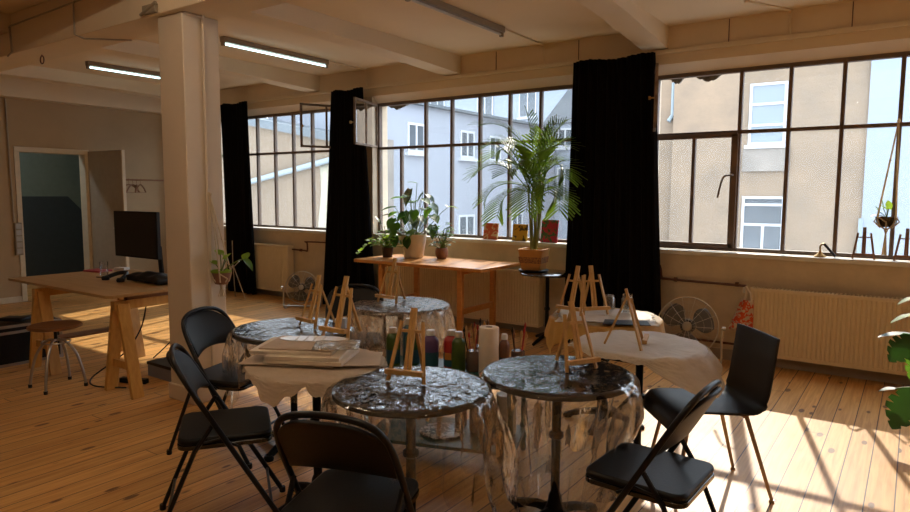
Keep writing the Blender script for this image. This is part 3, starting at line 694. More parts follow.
# ================================================================== CHAIRS
def folding_chair():
    root = thing('folding_chair', 'x', 'chair', (0, 0, 0), 0, 'black folding chairs')
    def ty(z): return .27-.58*z
    pts = [(-.215, ty(.012), .012), (-.215, ty(.3), .3), (-.213, ty(.6), .6), (-.205, ty(.72), .72), (-.18, ty(.79), .79), (-.13, ty(.825), .825), (-.06, ty(.84), .84)]
    full = pts+[(0, ty(.843), .843)]+[(-x, y, z) for x, y, z in pts[::-1]]
    b = MB(); b.tube(smoothpath(full, 3), .012, 10); b.build('main_frame', mBlack, root)
    # seat: rounded slab
    b = MB(); w, d, cr = .195, .20, .05; poly = []
    for cx, cy, a0 in ((w-cr, d-cr, 0), (-w+cr, d-cr, 90), (-w+cr, -d+cr, 180), (w-cr, -d+cr, 270)):
        for k in range(7):
            a = radians(a0+15*k); poly.append((cx+cr*cos(a), cy+cr*sin(a)))
    b.prism(poly, .448, .478); b.build('seat', mVinyl, root, bevel=.010)
    b = MB(); b.prism([(x*1.01, y*1.01) for x, y in poly], .428, .449); b.build('seat_pan', mBlackGloss, root, bevel=.003)
    # back pad
    def top(a): return .826-.16*abs(a)**3.2*.5
    def fn(a, c):
        q = a*2-1; z = .60+(top(q)-.60)*c+.03*(1-q*q)*(1-c); x = q*.198
        return (x, ty(z)-.03*(1-q*q)-.0, z)
    b = MB(); b.grid(fn, 20, 8); b.build('backrest', mVinyl, root, solid=.016, bevel=.004)
    for s in (-1, 1):
        b = MB(); b.tube([(s*.205, -.046, .545), (s*.198, -.13, .42), (s*.198, -.305, .012)], .0105, 8); b.build('rear_leg', mBlack, root)
        b = MB(); b.tube([(s*.202, .05, .43), (s*.202, -.02, .47), (s*.202, -.115, .455)], .006, 6); b.build('hinge_link', mBlack, root)
        for y, z in ((.264, 0), (-.305, 0)):
            b = MB(); b.lathe([(.014, 0), (.016, .006), (.015, .028)], 10, (s*(.215 if y > 0 else .198), y, 0)); b.build('rubber_foot', mPlasticBlk, root)
    b = MB(); b.tube([(-.213, ty(.14), .14), (.213, ty(.14), .14)], .007, 6); b.build('stretcher', mBlack, root)
    b = MB(); b.tube([(-.196, -.245, .15), (.196, -.245, .15)], .007, 6); b.build('stretcher', mBlack, root)
    return root
chairs = [(-.80, 2.49, 177, 'black folding chair at right with shiny backrest edge, beside the shell chair'),
          (-2.59, 1.82, 54, 'black folding chair at lower left, seen from its side, seat facing the paper stack'),
          (-3.30, 2.37, 17, 'black folding chair standing directly in front of the column'),
          (-1.58, 1.62, 110, 'nearest black folding chair at the bottom, backrest turned to the viewer'),
          (-3.33, 3.47, -45, 'black folding chair behind the left round table, partly hidden by easels')]
ch0 = folding_chair()
for i, (x, y, a, lab) in enumerate(chairs):
    o = ch0 if i == 0 else dup(ch0, (0, 0, 0), 0)
    o.location = (x, y, 0); o.rotation_euler.z = radians(a-90); o['label'] = lab
# shell chair
sc = thing('shell_chair', 'black one-piece shell chair with slim metal legs by the paper table', 'chair', (-.87, 3.49, 0), radians(219-90))
prof = smoothpath([(0, y, z) for y, z in ((.235, .375), (.225, .43), (.17, .462), (.05, .462), (-.12, .452), (-.215, .460), (-.262, .53), (-.282, .65), (-.305, .84))], 5)
def shell(a, c):
    p = prof[round(c*(len(prof)-1))]; q = a*2-1; w = .205
    return (q*w, p.y+(.012*q*q if p.z > .5 else 0), p.z+(0.008*q*q if p.z < .47 and p.y < .2 else 0))
b = MB(); b.grid(shell, 8, len(prof)-1); b.build('shell', mPlasticBlk, sc, solid=.012, bevel=.003)
for sx in (-1, 1):
    for sy in (-1, 1):
        b = MB(); fy = .20 if sy > 0 else -.30; b.tube([(sx*.15, (.12 if sy > 0 else -.17), .445), (sx*.2, fy, .012)], .0115, 10, r2=.009); b.lathe([(.013, 0), (.014, .012)], 10, (sx*.2, fy, 0)); b.build('leg', mLegWood, sc)
b = MB(); b.tube([(-.15, .12, .44), (.15, .12, .44)], .009); b.tube([(-.15, -.165, .43), (.15, -.165, .43)], .009); b.build('under_frame', mLegWood, sc)

# ================================================================== EASELS
def easel(h=.295):
    root = thing('tabletop_easel', 'x', 'easel', (0, 0, 0), 0, 'small wooden tabletop easels')
    # local: faces -y (front), stands on z=0
    w = .015
    def p(x, t): return (x, .0+.085*t, h*t)
    for s in (-1, 1):
        b = MB(); b.bar(p(s*.085, 0), (s*.05, .085*.86, h*.86), w, .010); b.build('front_leg', mPineY, root)
    for s in (-1, 1):
        b = MB(); b.bar((s*.010, .006+.085*.16, h*.16), (s*.007, .006+.085*1.05, h*1.05), .0135, .012); b.build('mast', mPineY, root)
    b = MB(); b.bar((-.088, -.014, h*.16), (.088, -.014, h*.16), .024, .020); b.build('tray', mPineY, root)
    b = MB(); b.bar((-.062, .066, h*.72), (.062, .066, h*.72), .008, .012); b.build('crossbar', mPineY, root)
    b = MB(); b.bar((0, .085, h*.93), (0, .20, .003), .014, .011); b.build('rear_leg', mPineY, root)
    return root
ea0 = easel()
ZE = TZ+.006
els = [(-1.755, 2.13, 15, 1.0, 'small wooden easel on the front table, seen frontally'),
       (-1.22, 2.76, 62, 1.0, 'small wooden easel on the film-covered table beside the right folding chair'),
       (-2.98, 2.68, -10, 1.0, 'wooden easel at the far side of the left table, turned sideways'),
       (-2.62, 2.56, 3, 1.1, 'tall wooden easel standing just behind the canvas boards'),
       (-3.17, 3.63, 0, 1.05, 'wooden easel on the table with the milky film'),
       (-1.87, 4.00, -8, 1.05, 'left wooden easel of the pair on the yellow paper'),
       (-1.72, 4.10, 49, 1.05, 'right wooden easel of the pair on the yellow paper'),
       (-1.15, 3.38, 105, 1.0, 'wooden easel on the brown paper table, turned edge-on')]
for i, (x, y, a, s, lab) in enumerate(els):
    o = ea0 if i == 0 else dup(ea0, (0, 0, 0), 0)
    o.location = (x, y, ZE); o.rotation_euler.z = radians(a); o.scale = (s, s, s); o['label'] = lab
sea = [(-.34, 6.47, 5, 'dark mini easel on the sill left of the macrame plant'), (-.045, 6.47, 0, 'dark mini easel on the sill right of the macrame plant')]
for x, y, a, lab in sea:
    o = dup(ea0, (x, y, 1.012), radians(a), lab, 'dark mini easels on the sill'); o.scale = (.92, .5, .86)
    for c in o.children:
        c.data = c.data.copy(); c.data.materials[0] = mWalnut

# ================================================================== BOARDS ON THE STACK TABLE
def board(x, y, z, w, d, h, a, mm, lab, cat='canvas board', name='canvas_board', grp='canvas boards on the stack table'):
    b = MB(); b.box(-w/2, w/2, -d/2, d/2, 0, h); o = b.build(name, mm, loc=(x, y, z), bevel=.0015, rz=radians(a)); return tag(o, lab, cat, grp)
z = TZ+.010
board(-2.45, 2.14, z, .46, .34, .004, 28, mKraft, 'wide thin brown board at the bottom of the stack'); z += .005
board(-2.20, 2.25, z, .30, .26, .004, 38, mKraft, 'thin brown sheet sticking out right of the stack'); z += .005
board(-2.36, 2.16, z, .38, .30, .018, 27, mCanvasEdge, 'thick canvas board, lowest of the three thick ones'); z += .019
board(-2.37, 2.15, z, .36, .28, .016, 30, mCanvasEdge, 'thick canvas board in the middle of the stack'); z += .017
board(-2.45, 2.16, z, .40, .30, .014, 29, mCanvasEdge, 'thick canvas board near the top, sticking out left'); z += .015
board(-2.44, 2.18, z, .36, .28, .006, 27, mKraft, 'thin brown board directly under the white striped sheet'); z += .007
b = MB(); poly = [(.17*cos(a)*(1 if abs(cos(a)) < .8 else 1.0), .06*sin(a)) for a in [2*pi*k/28 for k in range(28)]]
b.prism(poly, 0, .002)
wo = tag(b.build('white_sheet', mat('white_paper', (.90, .88, .85), .25), loc=(-2.47, 2.26, z+.001), rz=radians(34)), 'rounded white sheet with grey stripes on top of the boards', 'sheet')
b = MB()
for k in (-.08, -.035, .01, .055): b.box(k, k+.006, -.055, .055, .0022, .0032)
b.build('stripe', mat('stripe_grey', (.42, .36, .30), .6), wo)
b = MB(); b.grid(lambda a, c: (-.11+.22*a, -.10+.2*c, .004+.004*sin(a*9)*sin(c*7)), 10, 10)
tag(b.build('plastic_sleeve', film_mat('sleeve_film', base=.15, milk=.25, rough=.2), loc=(-2.26, 2.22, z+.001), rz=radians(40), solid=.001), 'crinkled clear sleeve on the right of the board stack', 'sleeve')
# small blue-white carton at the table edge
tag(MB().box(-.02, .02, -.02, .02, 0, .06).build('paint_tube_box', mat('blue_white_card', (.55, .62, .75), .5), loc=(-2.78, 2.80, TZ+.006), bevel=.002), 'small pale blue carton on the left table next to the tall easel', 'box')

# ================================================================== GREEN CART AND ART SUPPLIES
CX, CY, CA = -2.19, 3.04, radians(19.3)
cart = thing('green_cart', 'low dark green two-tier table with turned legs among the film-covered tables', 'table', (CX, CY, 0), CA)
LX, LY = .42, .21
for sx in (-1, 1):
    for sy in (-1, 1):
        pr = [(.010, 0), (.016, .01), (.019, .03), (.014, .055), (.020, .085), (.021, .10), (.021, .16), (.014, .19), (.018, .26), (.014, .34), (.021, .42), (.022, .50)]
        b = MB(); b.lathe(pr, 14, (sx*LX, sy*LY, 0)); b.build('leg', mGreenPaint, cart)
MB().box(-LX-.02, LX+.02, -LY-.02, LY+.02, .13, .15).build('lower_shelf', mGreenPaint, cart, bevel=.003)
MB().box(-LX-.03, LX+.03, -LY-.03, LY+.03, .50, .52).build('upper_shelf', mGreenPaint, cart, bevel=.003)
def oncart(lx, ly, z): 
    return (CX+lx*cos(CA)-ly*sin(CA), CY+lx*sin(CA)+ly*cos(CA), z)
def bottle(lx, ly, h, w, cols, lab, cap, name='paint_bottle', round_=False):
    c = oncart(lx, ly, .521); root = thing(name, lab, 'paint bottle', c, CA+random.uniform(-.2, .2), 'paint bottles on the green cart')
    bh = h*.80
    b = MB(); sec = 28; prof = [(w*.46, 0), (w*.5, .006), (w*.5, bh*.5), (w*.5, bh*.9), (w*.40, bh), (w*.22, bh+.012), (w*.22, bh+.02)]
    b.lathe(prof, sec); b.build('bottle_body', cols[0], root)
    b = MB(); b.lathe([(w*.505, .0), (w*.505, bh*.46)], sec, (0, 0, .012), cap=False); b.build('label_band', cols[1], root)
    b = MB(); b.lathe([(w*.30, bh+.014), (w*.30, h*.96), (w*.26, h)], 18); b.build('cap', cap, root)
    return root
bottle(-.345, .02, .225, .085, (mOlive, mTeal), 'dark green paint bottle with teal label at the left end of the cart', mBottle)
bottle(-.235, .06, .225, .085, (mat('leaf_paint', (.02, .09, .02), .4), mTeal), 'green paint bottle with teal label behind the front easel', mBottle)
bottle(-.115, .04, .22, .095, (mPurple, mTeal), 'purple paint bottle with teal label', mWhite)
rb = bottle(.01, .06, .225, .095, (mRed, mTeal), 'red paint bottle with teal label and orange print', mBottle)
MB().box(-.022, .022, -.0505, -.049, .055, .095).build('orange_print', mat('orange_print_ink', (.55, .22, .03), .5), rb)
bottle(.075, -.02, .235, .08, (mOlive, mOlive), 'plain olive green paint bottle beside the brush jar', mBottle)
bottle(.225, .10, .20, .05, (mRed, mRed), 'small red paint bottle behind the paper roll', mWhite)
bottle(.335, .02, .23, .06, (mat('brown_liquid', (.20, .08, .04), .4), mTeal), 'brown paint bottle with teal foot right of the paper roll', mWhite)
bottle(-.29, .15, .26, .08, (mTeal, mTeal), 'blue bottle with cloudy lid at the back of the cart', mBottle)
def brush_jar(lx, ly, lab, n, h=.12):
    c = oncart(lx, ly, .521); root = thing('brush_jar', lab, 'jar', c, 0, 'jars of brushes on the cart')
    MB().lathe([(.036, 0), (.04, .005), (.04, h-.01), (.036, h)], 20).build('jar', mat('stained_glass_jar', (.20, .13, .10), .25), root)
    rr = random.Random(n)
    for k in range(n):
        a = rr.uniform(0, 6.28); t = rr.uniform(.01, .05); H = rr.uniform(.18, .25)
        b = MB(); b.tube([(.018*cos(a), .018*sin(a), .05), (cos(a)*(.02+t), sin(a)*(.02+t), H)], .0035, 6)
        b.lathe([(.004, 0), (.008, .012), (.002, .035)], 8, (cos(a)*(.02+t), sin(a)*(.02+t), H))
        b.build('brush', [mPineY, mWalnut, mRed, mBlack, mPineY][k % 5], root)
brush_jar(.15, .02, 'stained jar full of brushes between green bottle and paper roll', 12)
brush_jar(.16, .14, 'jar of brushes at the back of the cart behind the paper roll', 10)
brush_jar(.40, .10, 'jar of brushes wrapped in plastic at the right end of the cart', 8)
pr = thing('paper_roll', 'upright white paper towel roll standing on the cart', 'paper roll', oncart(.255, -.03, .521))
MB().lathe([(.021, .0), (.056, 0), (.057, .004), (.057, .270), (.055, .275), (.021, .275)], 36, cap=False).build('roll', mRoll, pr)
MB().lathe([(.0205, 0), (.0205, .259), (.018, .259), (.018, 0)], 24, cap=False).build('core', mWalnut, pr)
tag(MB().cbox((0, 0, .01), (.12, .05, .02)).build('folded_cloth', mat('navy_cloth', (.03, .03, .09), .8), loc=oncart(.04, .16, .76), bevel=.006), 'folded dark blue cloth lying over the bottles', 'cloth')
bpy.data.objects['folded_cloth'].location.z = .53
# lower shelf
tag(MB().lathe([(.02, 0), (.13, .004), (.135, .012), (.128, .014), (.02, .007)], 40).build('lace_plate', mLace, loc=oncart(-.02, -.03, .151)), 'round plate with white lace pattern on the lower shelf', 'plate')
tb = thing('tin_can', 'beige ribbed tin can at the right end of the lower shelf', 'can', oncart(.34, .08, .151))
b = MB(); pf = [(.058, 0)]
for k in range(12): pf += [(.06, .01+k*.017), (.057, .018+k*.017)]
pf.append((.06, .225)); b.lathe(pf, 28); b.build('can_body', mCanvasEdge, tb); MB().lathe([(.061, .222), (.061, .23), (.05, .231)], 28).build('lid', mWhite, tb)
tag(MB().lathe([(.04, 0), (.045, .01), (.045, .16), (.03, .19)], 20).build('dark_bottle', mDarkPot, loc=oncart(.17, .05, .151)), 'dark brown jug on the lower shelf behind the plate', 'jug')
tag(MB().lathe([(.035, 0), (.037, .10)], 20).build('water_cup', mBrownPot, loc=oncart(.05, .13, .151)), 'brown cup behind the lace plate', 'cup')
tag(MB().cbox((0, 0, .03), (.04, .03, .12)).build('paint_tube_carton', mWhite, loc=oncart(.25, -.08, .18), bevel=.003), 'small upright white carton on the lower shelf', 'box')
bpy.data.objects['paint_tube_carton'].location.z = .181

# jars on the yellow table
for x, y, h, lab in ((-1.72, 4.33, .10, 'empty glass jar on the yellow paper, farther one'), (-1.56, 4.25, .13, 'empty glass jar on the yellow paper, nearer taller one')):
    b = MB(); b.lathe([(.036, 0), (.04, .006), (.04, h*.75), (.032, h*.85), (.034, h), (.031, h), (.029, h*.85), (.037, h*.74), (.037, .01), (.0, .01)], 24, cap=False)
    tag(b.build('glass_jar', mClear, loc=(x, y, TZ+.017)), lab, 'jar', 'glass jars on the yellow table')
tag(MB().prism([(-.13, -.10), (.16, -.10), (.16, .04), (-.10, .06)], 0, .004).build('black_folder', mBlack, loc=(-1.47, 3.92, TZ+.018), rz=radians(28)), 'flat black folder sticking out over the yellow paper', 'folder')

# ================================================================== PLANT TABLE AND PLANTS
pt = thing('plant_table', 'long orange wooden table under the middle window carrying potted plants', 'table', (-4.34, 5.79, 0))
MB().box(-.86, .86, -.40, .40, .765, .80).build('tabletop', mPlantTop, pt, bevel=.004)
for sx in (-.50, .57):
    for sy in (-.33, .30):
        MB().box(sx-.03, sx+.03, sy-.022, sy+.022, 0, .765).build('leg', mPlantTop, pt, bevel=.003)
    MB().box(sx-.015, sx+.015, -.33, .30, .30, .36).build('stretcher', mPlantTop, pt, bevel=.002)
    MB().box(sx-.02, sx+.02, -.36, .36, .72, .765).build('top_rail', mPlantTop, pt, bevel=.002)

def leafmesh(b, base, d, L, w, up=(0, 0, 1), droop=.25, kind='heart', seg=5):
    """leaf as a bent, slightly folded blade"""
    base = Vector(base); d = Vector(d).normalized(); up = Vector(up)
    s = d.cross(up)
    if s.length < 1e-3: s = Vector((1, 0, 0))
    s.normalize(); n = s.cross(d).normalized()
    wd = {'heart': [.55, .95, 1.0, .82, .45, 0.02], 'oval': [.1, .7, 1, .85, .5, .02], 'lance': [.2, .9, 1, .8, .45, .02], 'strap': [.5, 1, .95, .8, .5, .05]}[kind]
    vs = []
    for i in range(seg+1):
        t = i/seg; c = base+d*L*t-Vector((0, 0, 1))*droop*L*t*t
        if kind == 'heart' and i == 0: back = d*(-.10*L)
        else: back = Vector((0, 0, 0))
        ww = w*.5*wd[i]
        vs += [c+s*ww+n*ww*.25+back, c, c-s*ww+n*ww*.25+back]
    fs = []
    for i in range(seg):
        a = i*3; fs += [(a, a+1, a+4, a+3), (a+1, a+2, a+5, a+4)]
    b.add(vs, fs)
def leaf_obj(parent, base, tip, w, m, stem_from=None, kind='heart', droop=.2, name='leaf', up=(0, 0, 1)):
    base, tip = Vector(base), Vector(tip); d = tip-base
    b = MB(); leafmesh(b, base, d, d.length, w, up, droop, kind); b.cur = 1
    if stem_from is not None:
        sf = Vector(stem_from); mid = (sf+base)/2+Vector((0, 0, .25*(base-sf).length*.5)); b.tube(bez(sf, mid, base, 6), .0035, 5)
    return b.build(name, [m, mStem], parent, ang=80)
def pot(parent, prof, m, soil_z, soil_r, name='pot'):
    MB().lathe(prof, 36, cap=False).build(name, m, parent); MB().lathe([(0.001, soil_z), (soil_r, soil_z)], 24, cap=False).build('soil', mSoil, parent)

# big pothos/alocasia in the cream pot
p1 = thing('potted_plant', 'large broad-leaved plant in a cream pot, tallest on the wooden table', 'potted plant', (-4.75, 5.92, .80))
pot(p1, [(.001, 0), (.105, 0), (.115, .02), (.15, .26), (.152, .275), (.144, .275), (.138, .25)], mCream, .24, .14)
rr = random.Random(5)
tips = [(-.30, .55, .02), (-.20, .66, .05), (-.10, .50, -.05), (.02, .62, 0), (.10, .72, .05), (.20, .70, -.02), (-.05, .76, 0), (.16, .55, .1), (-.22, .42, -.1), (.26, .47, .0), (-.12, .34, -.14), (.08, .40, -.12), (-.28, .33, .0),
        (.12, .30, -.14), (-.02, .28, -.18), (-.18, .22, -.16), (.20, .35, .1), (-.08, .60, .1), (.05, .52, -.06), (-.14, .50, .08), (.22, .60, .05), (-.33, .45, .05), (.0, .45, .12)]
tips += [(x*.8+.03, z*.93-.02, y-.06) for (x, z, y) in tips[::2]]
for (x, z, y) in tips:
    base = Vector((x, y, z+.03)); o = Vector((rr.uniform(-1, 1)+x*2.5, rr.uniform(-1.2, .1), rr.uniform(-1.0, .2))).normalized()*rr.uniform(.13, .18)
    leaf_obj(p1, base, base+o, rr.uniform(.11, .15), rr.choice([mLeaf, mLeafDk, mLeaf, mLeafVar, mLeafDk]), (x*.15, y*.2, .24))
leaf_obj(p1, (.05, 0, .86), (-.10, 0, .90), .05, mLeafLt, (.0, 0, .24), 'oval')
leaf_obj(p1, (.50, 0, .60), (.63, 0, .60), .07, mLeafLt, (.12, 0, .24), 'heart')
leaf_obj(p1, (.44, 0, .62), (.50, 0, .60), .03, mLeafVar, None, 'oval')
for x, z in ((-.14, .20), (.04, .19)):
    leaf_obj(p1, (x, -.16, z+.05), (x+.01, -.18, z-.08), .13, mLeafDk, (x*.3, -.05, .26), droop=0, up=(0, -1, 0))
# bushy trailing plant in small dark pot
p2 = thing('potted_plant', 'low light green trailing plant in a small dark brown pot at the table left end', 'potted plant', (-5.03, 5.78, .80))
pot(p2, [(.001, 0), (.055, 0), (.068, .10), (.068, .115), (.06, .115), (.055, .09)], mDarkPot, .10, .06)
rr = random.Random(11)
for k in range(95):
    a = rr.uniform(0, 6.28); q = rr.uniform(.03, .22); base = Vector((cos(a)*q*1.15-.03, sin(a)*q*.7, .12+rr.uniform(.0, .20)*(1-q*2.2)+.02-q*.12))
    o = Vector((cos(a), sin(a), rr.uniform(-.3, .7))).normalized()*rr.uniform(.04, .065)
    leaf_obj(p2, base, base+o, rr.uniform(.045, .06), rr.choice([mLeaf, mLeafLt, mLeafLt]), (0, 0, .1) if k % 3 == 0 else None, 'oval')
for k in range(16):
    t = k/15; base = Vector((-.20-.17*t, -.12, .13-.13*t+.02)); base.z = max(base.z, .02)
    leaf_obj(p2, base, base+Vector((rr.uniform(-.05, .04), rr.uniform(-.05, .03), rr.uniform(0, .04))), .04, mLeafLt, None, 'oval', .1)
leaf_obj(p2, (.10, -.05, .22), (.14, -.07, .30), .14, mLeafLt, (0, 0, .1))
for s, tp in (((-.10, 0, .38), (-.19, 0, .50)), ((-.05, 0, .36), (.06, 0, .36)), ((.05, .02, .26), (.12, .02, .24))):
    leaf_obj(p2, s, tp, .05, mLeafVar if s[0] < 0 else mLeafDk, (0, 0, .1), 'oval')
# small dark plant in brown round pot
p3 = thing('potted_plant', 'small dark glossy plant in a round brown pot, right one on the table', 'potted plant', (-4.42, 6.02, .80))
pot(p3, [(.001, 0), (.05, 0), (.072, .04), (.075, .08), (.066, .125), (.06, .125), (.066, .08)], mBrownPot, .11, .06)
rr = random.Random(21)
for k in range(95):
    a = rr.uniform(0, 6.28); h = rr.uniform(.14, .40); q = rr.uniform(.02, .14)*(1.2-h*1.3); base = Vector((cos(a)*q, sin(a)*q, h))
    o = Vector((cos(a), sin(a), rr.uniform(-.2, .6))).normalized()*rr.uniform(.05, .07)
    leaf_obj(p3, base, base+o, rr.uniform(.04, .052), rr.choice([mLeafDk, mLeafDk, mLeaf]), (0, 0, .1) if k % 4 == 0 else None, 'oval')
# side table and palm
st = thing('side_table', 'round black side table on one pedestal leg under the palm', 'table', (-3.07, 6.03, 0), .3)
MB().lathe([(.285, .72), (.29, .726), (.29, .736), (.285, .74)], 48).build('tabletop', mBlackGloss, st)
b = MB(); b.tube([(0, 0, .06), (0, 0, .72)], .02, 14); b.lathe([(.02, 0), (.03, .01), (.03, .03), (.02, .04)], 14, (0, 0, .34)); b.build('pole', mCast, st)
for k in range(3):
    a = k*2*pi/3+2.2; d = Vector((cos(a), sin(a), 0)); b = MB(); b.tube([Vector((0, 0, .10)), d*.10+Vector((0, 0, .07)), d*.24+Vector((0, 0, .022))], .024, 8, r2=.016); b.build('foot', mCast, st)
pp = thing('potted_palm', 'tall feathery palm in an ochre square pot with woven band', 'potted palm', (-3.24, 6.04, .741), .15)
MB().lathe([(.001, 0), (.15, 0), (.16, .015), (.15, .02), (.001, .012)], 36, cap=False).build('saucer', mPlasticBlk, pp)
def sqpot(z0, z1, r0, r1, m, name):
    n = 4; b = MB(); vs = []
    poly = []
    for cx, cy, a0 in ((1, 1, 0), (-1, 1, 90), (-1, -1, 180), (1, -1, 270)):
        for k in range(5):
            a = radians(a0+22.5*k); poly.append((cx*.78+.22*cos(a), cy*.78+.22*sin(a)))
    L = len(poly)
    vs = [(x*r0, y*r0, z0) for x, y in poly]+[(x*r1, y*r1, z1) for x, y in poly]+[(x*(r1-.012), y*(r1-.012), z1) for x, y in poly]+[(x*(r1-.02), y*(r1-.02), z1-.03) for x, y in poly]
    fs = [(j*L+i, j*L+(i+1) % L, (j+1)*L+(i+1) % L, (j+1)*L+i) for j in range(3) for i in range(L)]+[tuple(range(L))[::-1], tuple(3*L+i for i in range(L))]
    b.add(vs, fs); return b.build(name, m, pp)
sqpot(.02, .235, .105, .135, mOchre, 'pot'); 
b = MB(); b.add([(x*s, y*s, z) for z, s in ((.09, .1155), (.155, .125)) for x, y in ((1, 1), (-1, 1), (-1, -1), (1, -1))], [(0, 1, 5, 4), (1, 2, 6, 5), (2, 3, 7, 6), (3, 0, 4, 7)]); b.build('woven_band', mWoven, pp, smooth=False)
rr = random.Random(31)
canes = []
for k in range(9):
    a = rr.uniform(0, 6.28); q = rr.uniform(.01, .07); p0 = Vector((cos(a)*q, sin(a)*q, .20)); h = rr.uniform(.45, .75); p1_ = p0+Vector((rr.uniform(-.08, .06), rr.uniform(-.05, .05), h)); canes.append((p0, p1_))
    b = MB(); b.tube(bez(p0, (p0+p1_)/2, p1_, 8), .012, 8, r2=.007); b.build('cane', mCane, pp)
def frond(p0, ctrl, tip, L=.26, n=21, m=mPalm):
    b = MB(); pts = bez(p0, ctrl, tip, n); b.tube(pts, .006, 5, r2=.003)
    for i in range(int(n*.22), n):
        t = i/n; p = pts[i]; d = (pts[i+1]-pts[i]).normalized()
        s = d.cross(Vector((0, 0, 1)))
        if s.length < .1: s = Vector((1, 0, 0))
        s.normalize(); nn = s.cross(d)
        ll = L*(.55+.9*sin(pi*min(1, (t-.15)/.95)))*.75
        for sg in (-1, 1):
            e = (d*.75+s*sg*.85+nn*.30).normalized()
            leafmesh(b, p, e, ll*rr.uniform(.85, 1.15), .019, nn, .16, 'lance', 3)
    return b.build('frond', m, pp, ang=80)
C0 = Vector((0, 0, .75))
fr_t = [(-.62, -.05, 1.52, -.15, 1.65), (-.50, .1, 1.20, -.35, 1.45), (-.66, -.1, .98, -.40, 1.30), (-.48, -.2, .72, -.40, 1.05), (-.10, 0, 1.62, .0, 1.3), (.22, .05, 1.55, .05, 1.3), (.42, -.05, 1.28, .25, 1.4), (.36, .05, 1.52, .12, 1.4), (.48, -.1, .95, .38, 1.28), (.40, -.15, .62, .42, 1.0),
        (-.25, -.1, 1.38, -.08, 1.2), (-.32, -.25, .55, -.30, .95), (.10, -.3, 1.20, .05, 1.2), (-.15, -.4, 1.0, -.1, 1.25), (.30, -.32, .80, .25, 1.1), (-.40, .05, 1.35, -.2, 1.4), (.05, .1, 1.45, 0, 1.2), (-.55, -.1, 1.28, -.25, 1.5), (.25, .1, 1.15, .15, 1.2), (.0, -.25, .62, 0, 1.0), (-.2, .1, 1.1, -.12, 1.1)]
for (x, y, z, cx, cz) in fr_t:
    if x > .2: x = .2+(x-.2)*.55; cx *= .75
    c = rr.choice(canes)[1]; frond(c, Vector((cx, y*.4, cz)), Vector((x, y, z)), rr.uniform(.20, .27))

# ================================================================== SILL OBJECTS
def art(x, y, w, h, tilt, mm, lab, z=1.013):
    b = MB(); M = Matrix.Translation((x, y, z)) @ Matrix.Rotation(radians(tilt), 4, 'X'); b.box(-w/2, w/2, -.009, .009, 0, h, M)
    tag(b.build('small_painting', mm, bevel=.002), lab, 'painting', 'small paintings leaning on the sill')
art(-4.05, 6.475, .195, .19, -8, mArtA, 'small orange flower painting leaning on the sill, leftmost of three')
art(-3.66, 6.475, .19, .19, -8, mArtB, 'small yellow painting leaning on the sill behind the palm canes')
art(-3.29, 6.475, .20, .25, -8, mArtC, 'small crimson leaf painting leaning on the sill, right of the palm canes')
lm = thing('brass_lamp', 'small brass lamp with a black bent arm on the right sill', 'lamp', (-.66, 6.46, 1.012))
MB().lathe([(.045, 0), (.05, .006), (.045, .014), (.02, .03), (.012, .05)], 24).build('lamp_base', mBrass, lm)
MB().tube(smoothpath([(0, 0, .05), (.0, 0, .10), (.03, 0, .115), (.055, 0, .09)], 4), .008).build('neck', mBrass, lm)
MB().tube([(.03, -.01, .115), (.12, -.02, .01)], .011, 10).build('arm', mPlasticBlk, lm)

# ================================================================== MACRAME
def macrame(name, lab, hook, potc, potr, tail, seed):
    root = thing(name, lab, 'plant hanger', (0, 0, 0), 0, 'macrame plant hangers')
    rr = random.Random(seed); hx = Vector(hook); pc = Vector(potc)
    root.location = hx
    b = MB()
    for k in range(4):
        a = pi/4+k*pi/2; side = Vector((cos(a), sin(a), 0))*potr*1.04
        b.tube([Vector((0, 0, 0)), (pc-hx)*.35+side*.35, (pc-hx)+side+Vector((0, 0, .01)), (pc-hx)+side*.75+Vector((0, 0, -potr*.7)), (pc-hx)+Vector((0, 0, -potr*1.25))], .0062, 6)
        a2 = a+pi/4; s2 = Vector((cos(a2), sin(a2), 0))*potr*1.06
        b.tube([(pc-hx)+side+Vector((0, 0, .01)), (pc-hx)+s2*.97+Vector((0, 0, -potr*.4)), (pc-hx)+s2*.45+Vector((0, 0, -potr*1.0))], .0055, 6)
        for t in (.4, .55): 
            q = (pc-hx)*t+side*t; b.lathe([(.004, -.008), (.009, 0), (.004, .008)], 8, tuple(q))
    b.build('cords', mCord, root)
    b = MB(); b.lathe([(.006, -.02), (.014, 0), (.006, .02)], 10); b.build('top_knot', mCord, root)
    b = MB(); kb = (pc-hx)+Vector((0, 0, -potr*1.25)); b.lathe([(.008, -.02), (.014, 0), (.008, .02)], 10, tuple(kb))
    for k in range(9): b.tube([kb, kb+Vector((rr.uniform(-.02, .02), rr.uniform(-.02, .02), -tail))], .004, 5)
    b.build('tassel', mCord, root)
    return root
macrame('macrame_hanger', 'beige macrame plant hanger hanging from the right window frame', (-.154, 6.38, 2.14), (-.19, 6.36, 1.37), .085, .20, 1)
hp = thing('hanging_plant', 'black bowl pot with lime leaves in the window macrame hanger', 'hanging plant', (-.19, 6.36, 1.29))
pot(hp, [(.001, 0), (.045, .005), (.07, .035), (.082, .085), (.078, .085), (.066, .04)], mBlackGloss, .075, .075)
for s, e in (((-.03, 0, .16), (-.05, 0, .26)), ((-.06, -.02, .13), (-.09, -.02, .19)), ((.01, 0, .15), (.0, .02, .24)), ((-.07, 0, .10), (-.11, -.03, .09)), ((.0, -.03, .14), (-.06, -.04, .20))):
    leaf_obj(hp, s, e, .055, mLeafLt, (0, 0, .075), 'heart')
macrame('macrame_hanger', 'beige macrame plant hanger on the side of the column', (-4.18, 2.86, 1.53), (-4.13, 2.90, .95), .068, .08, 2)
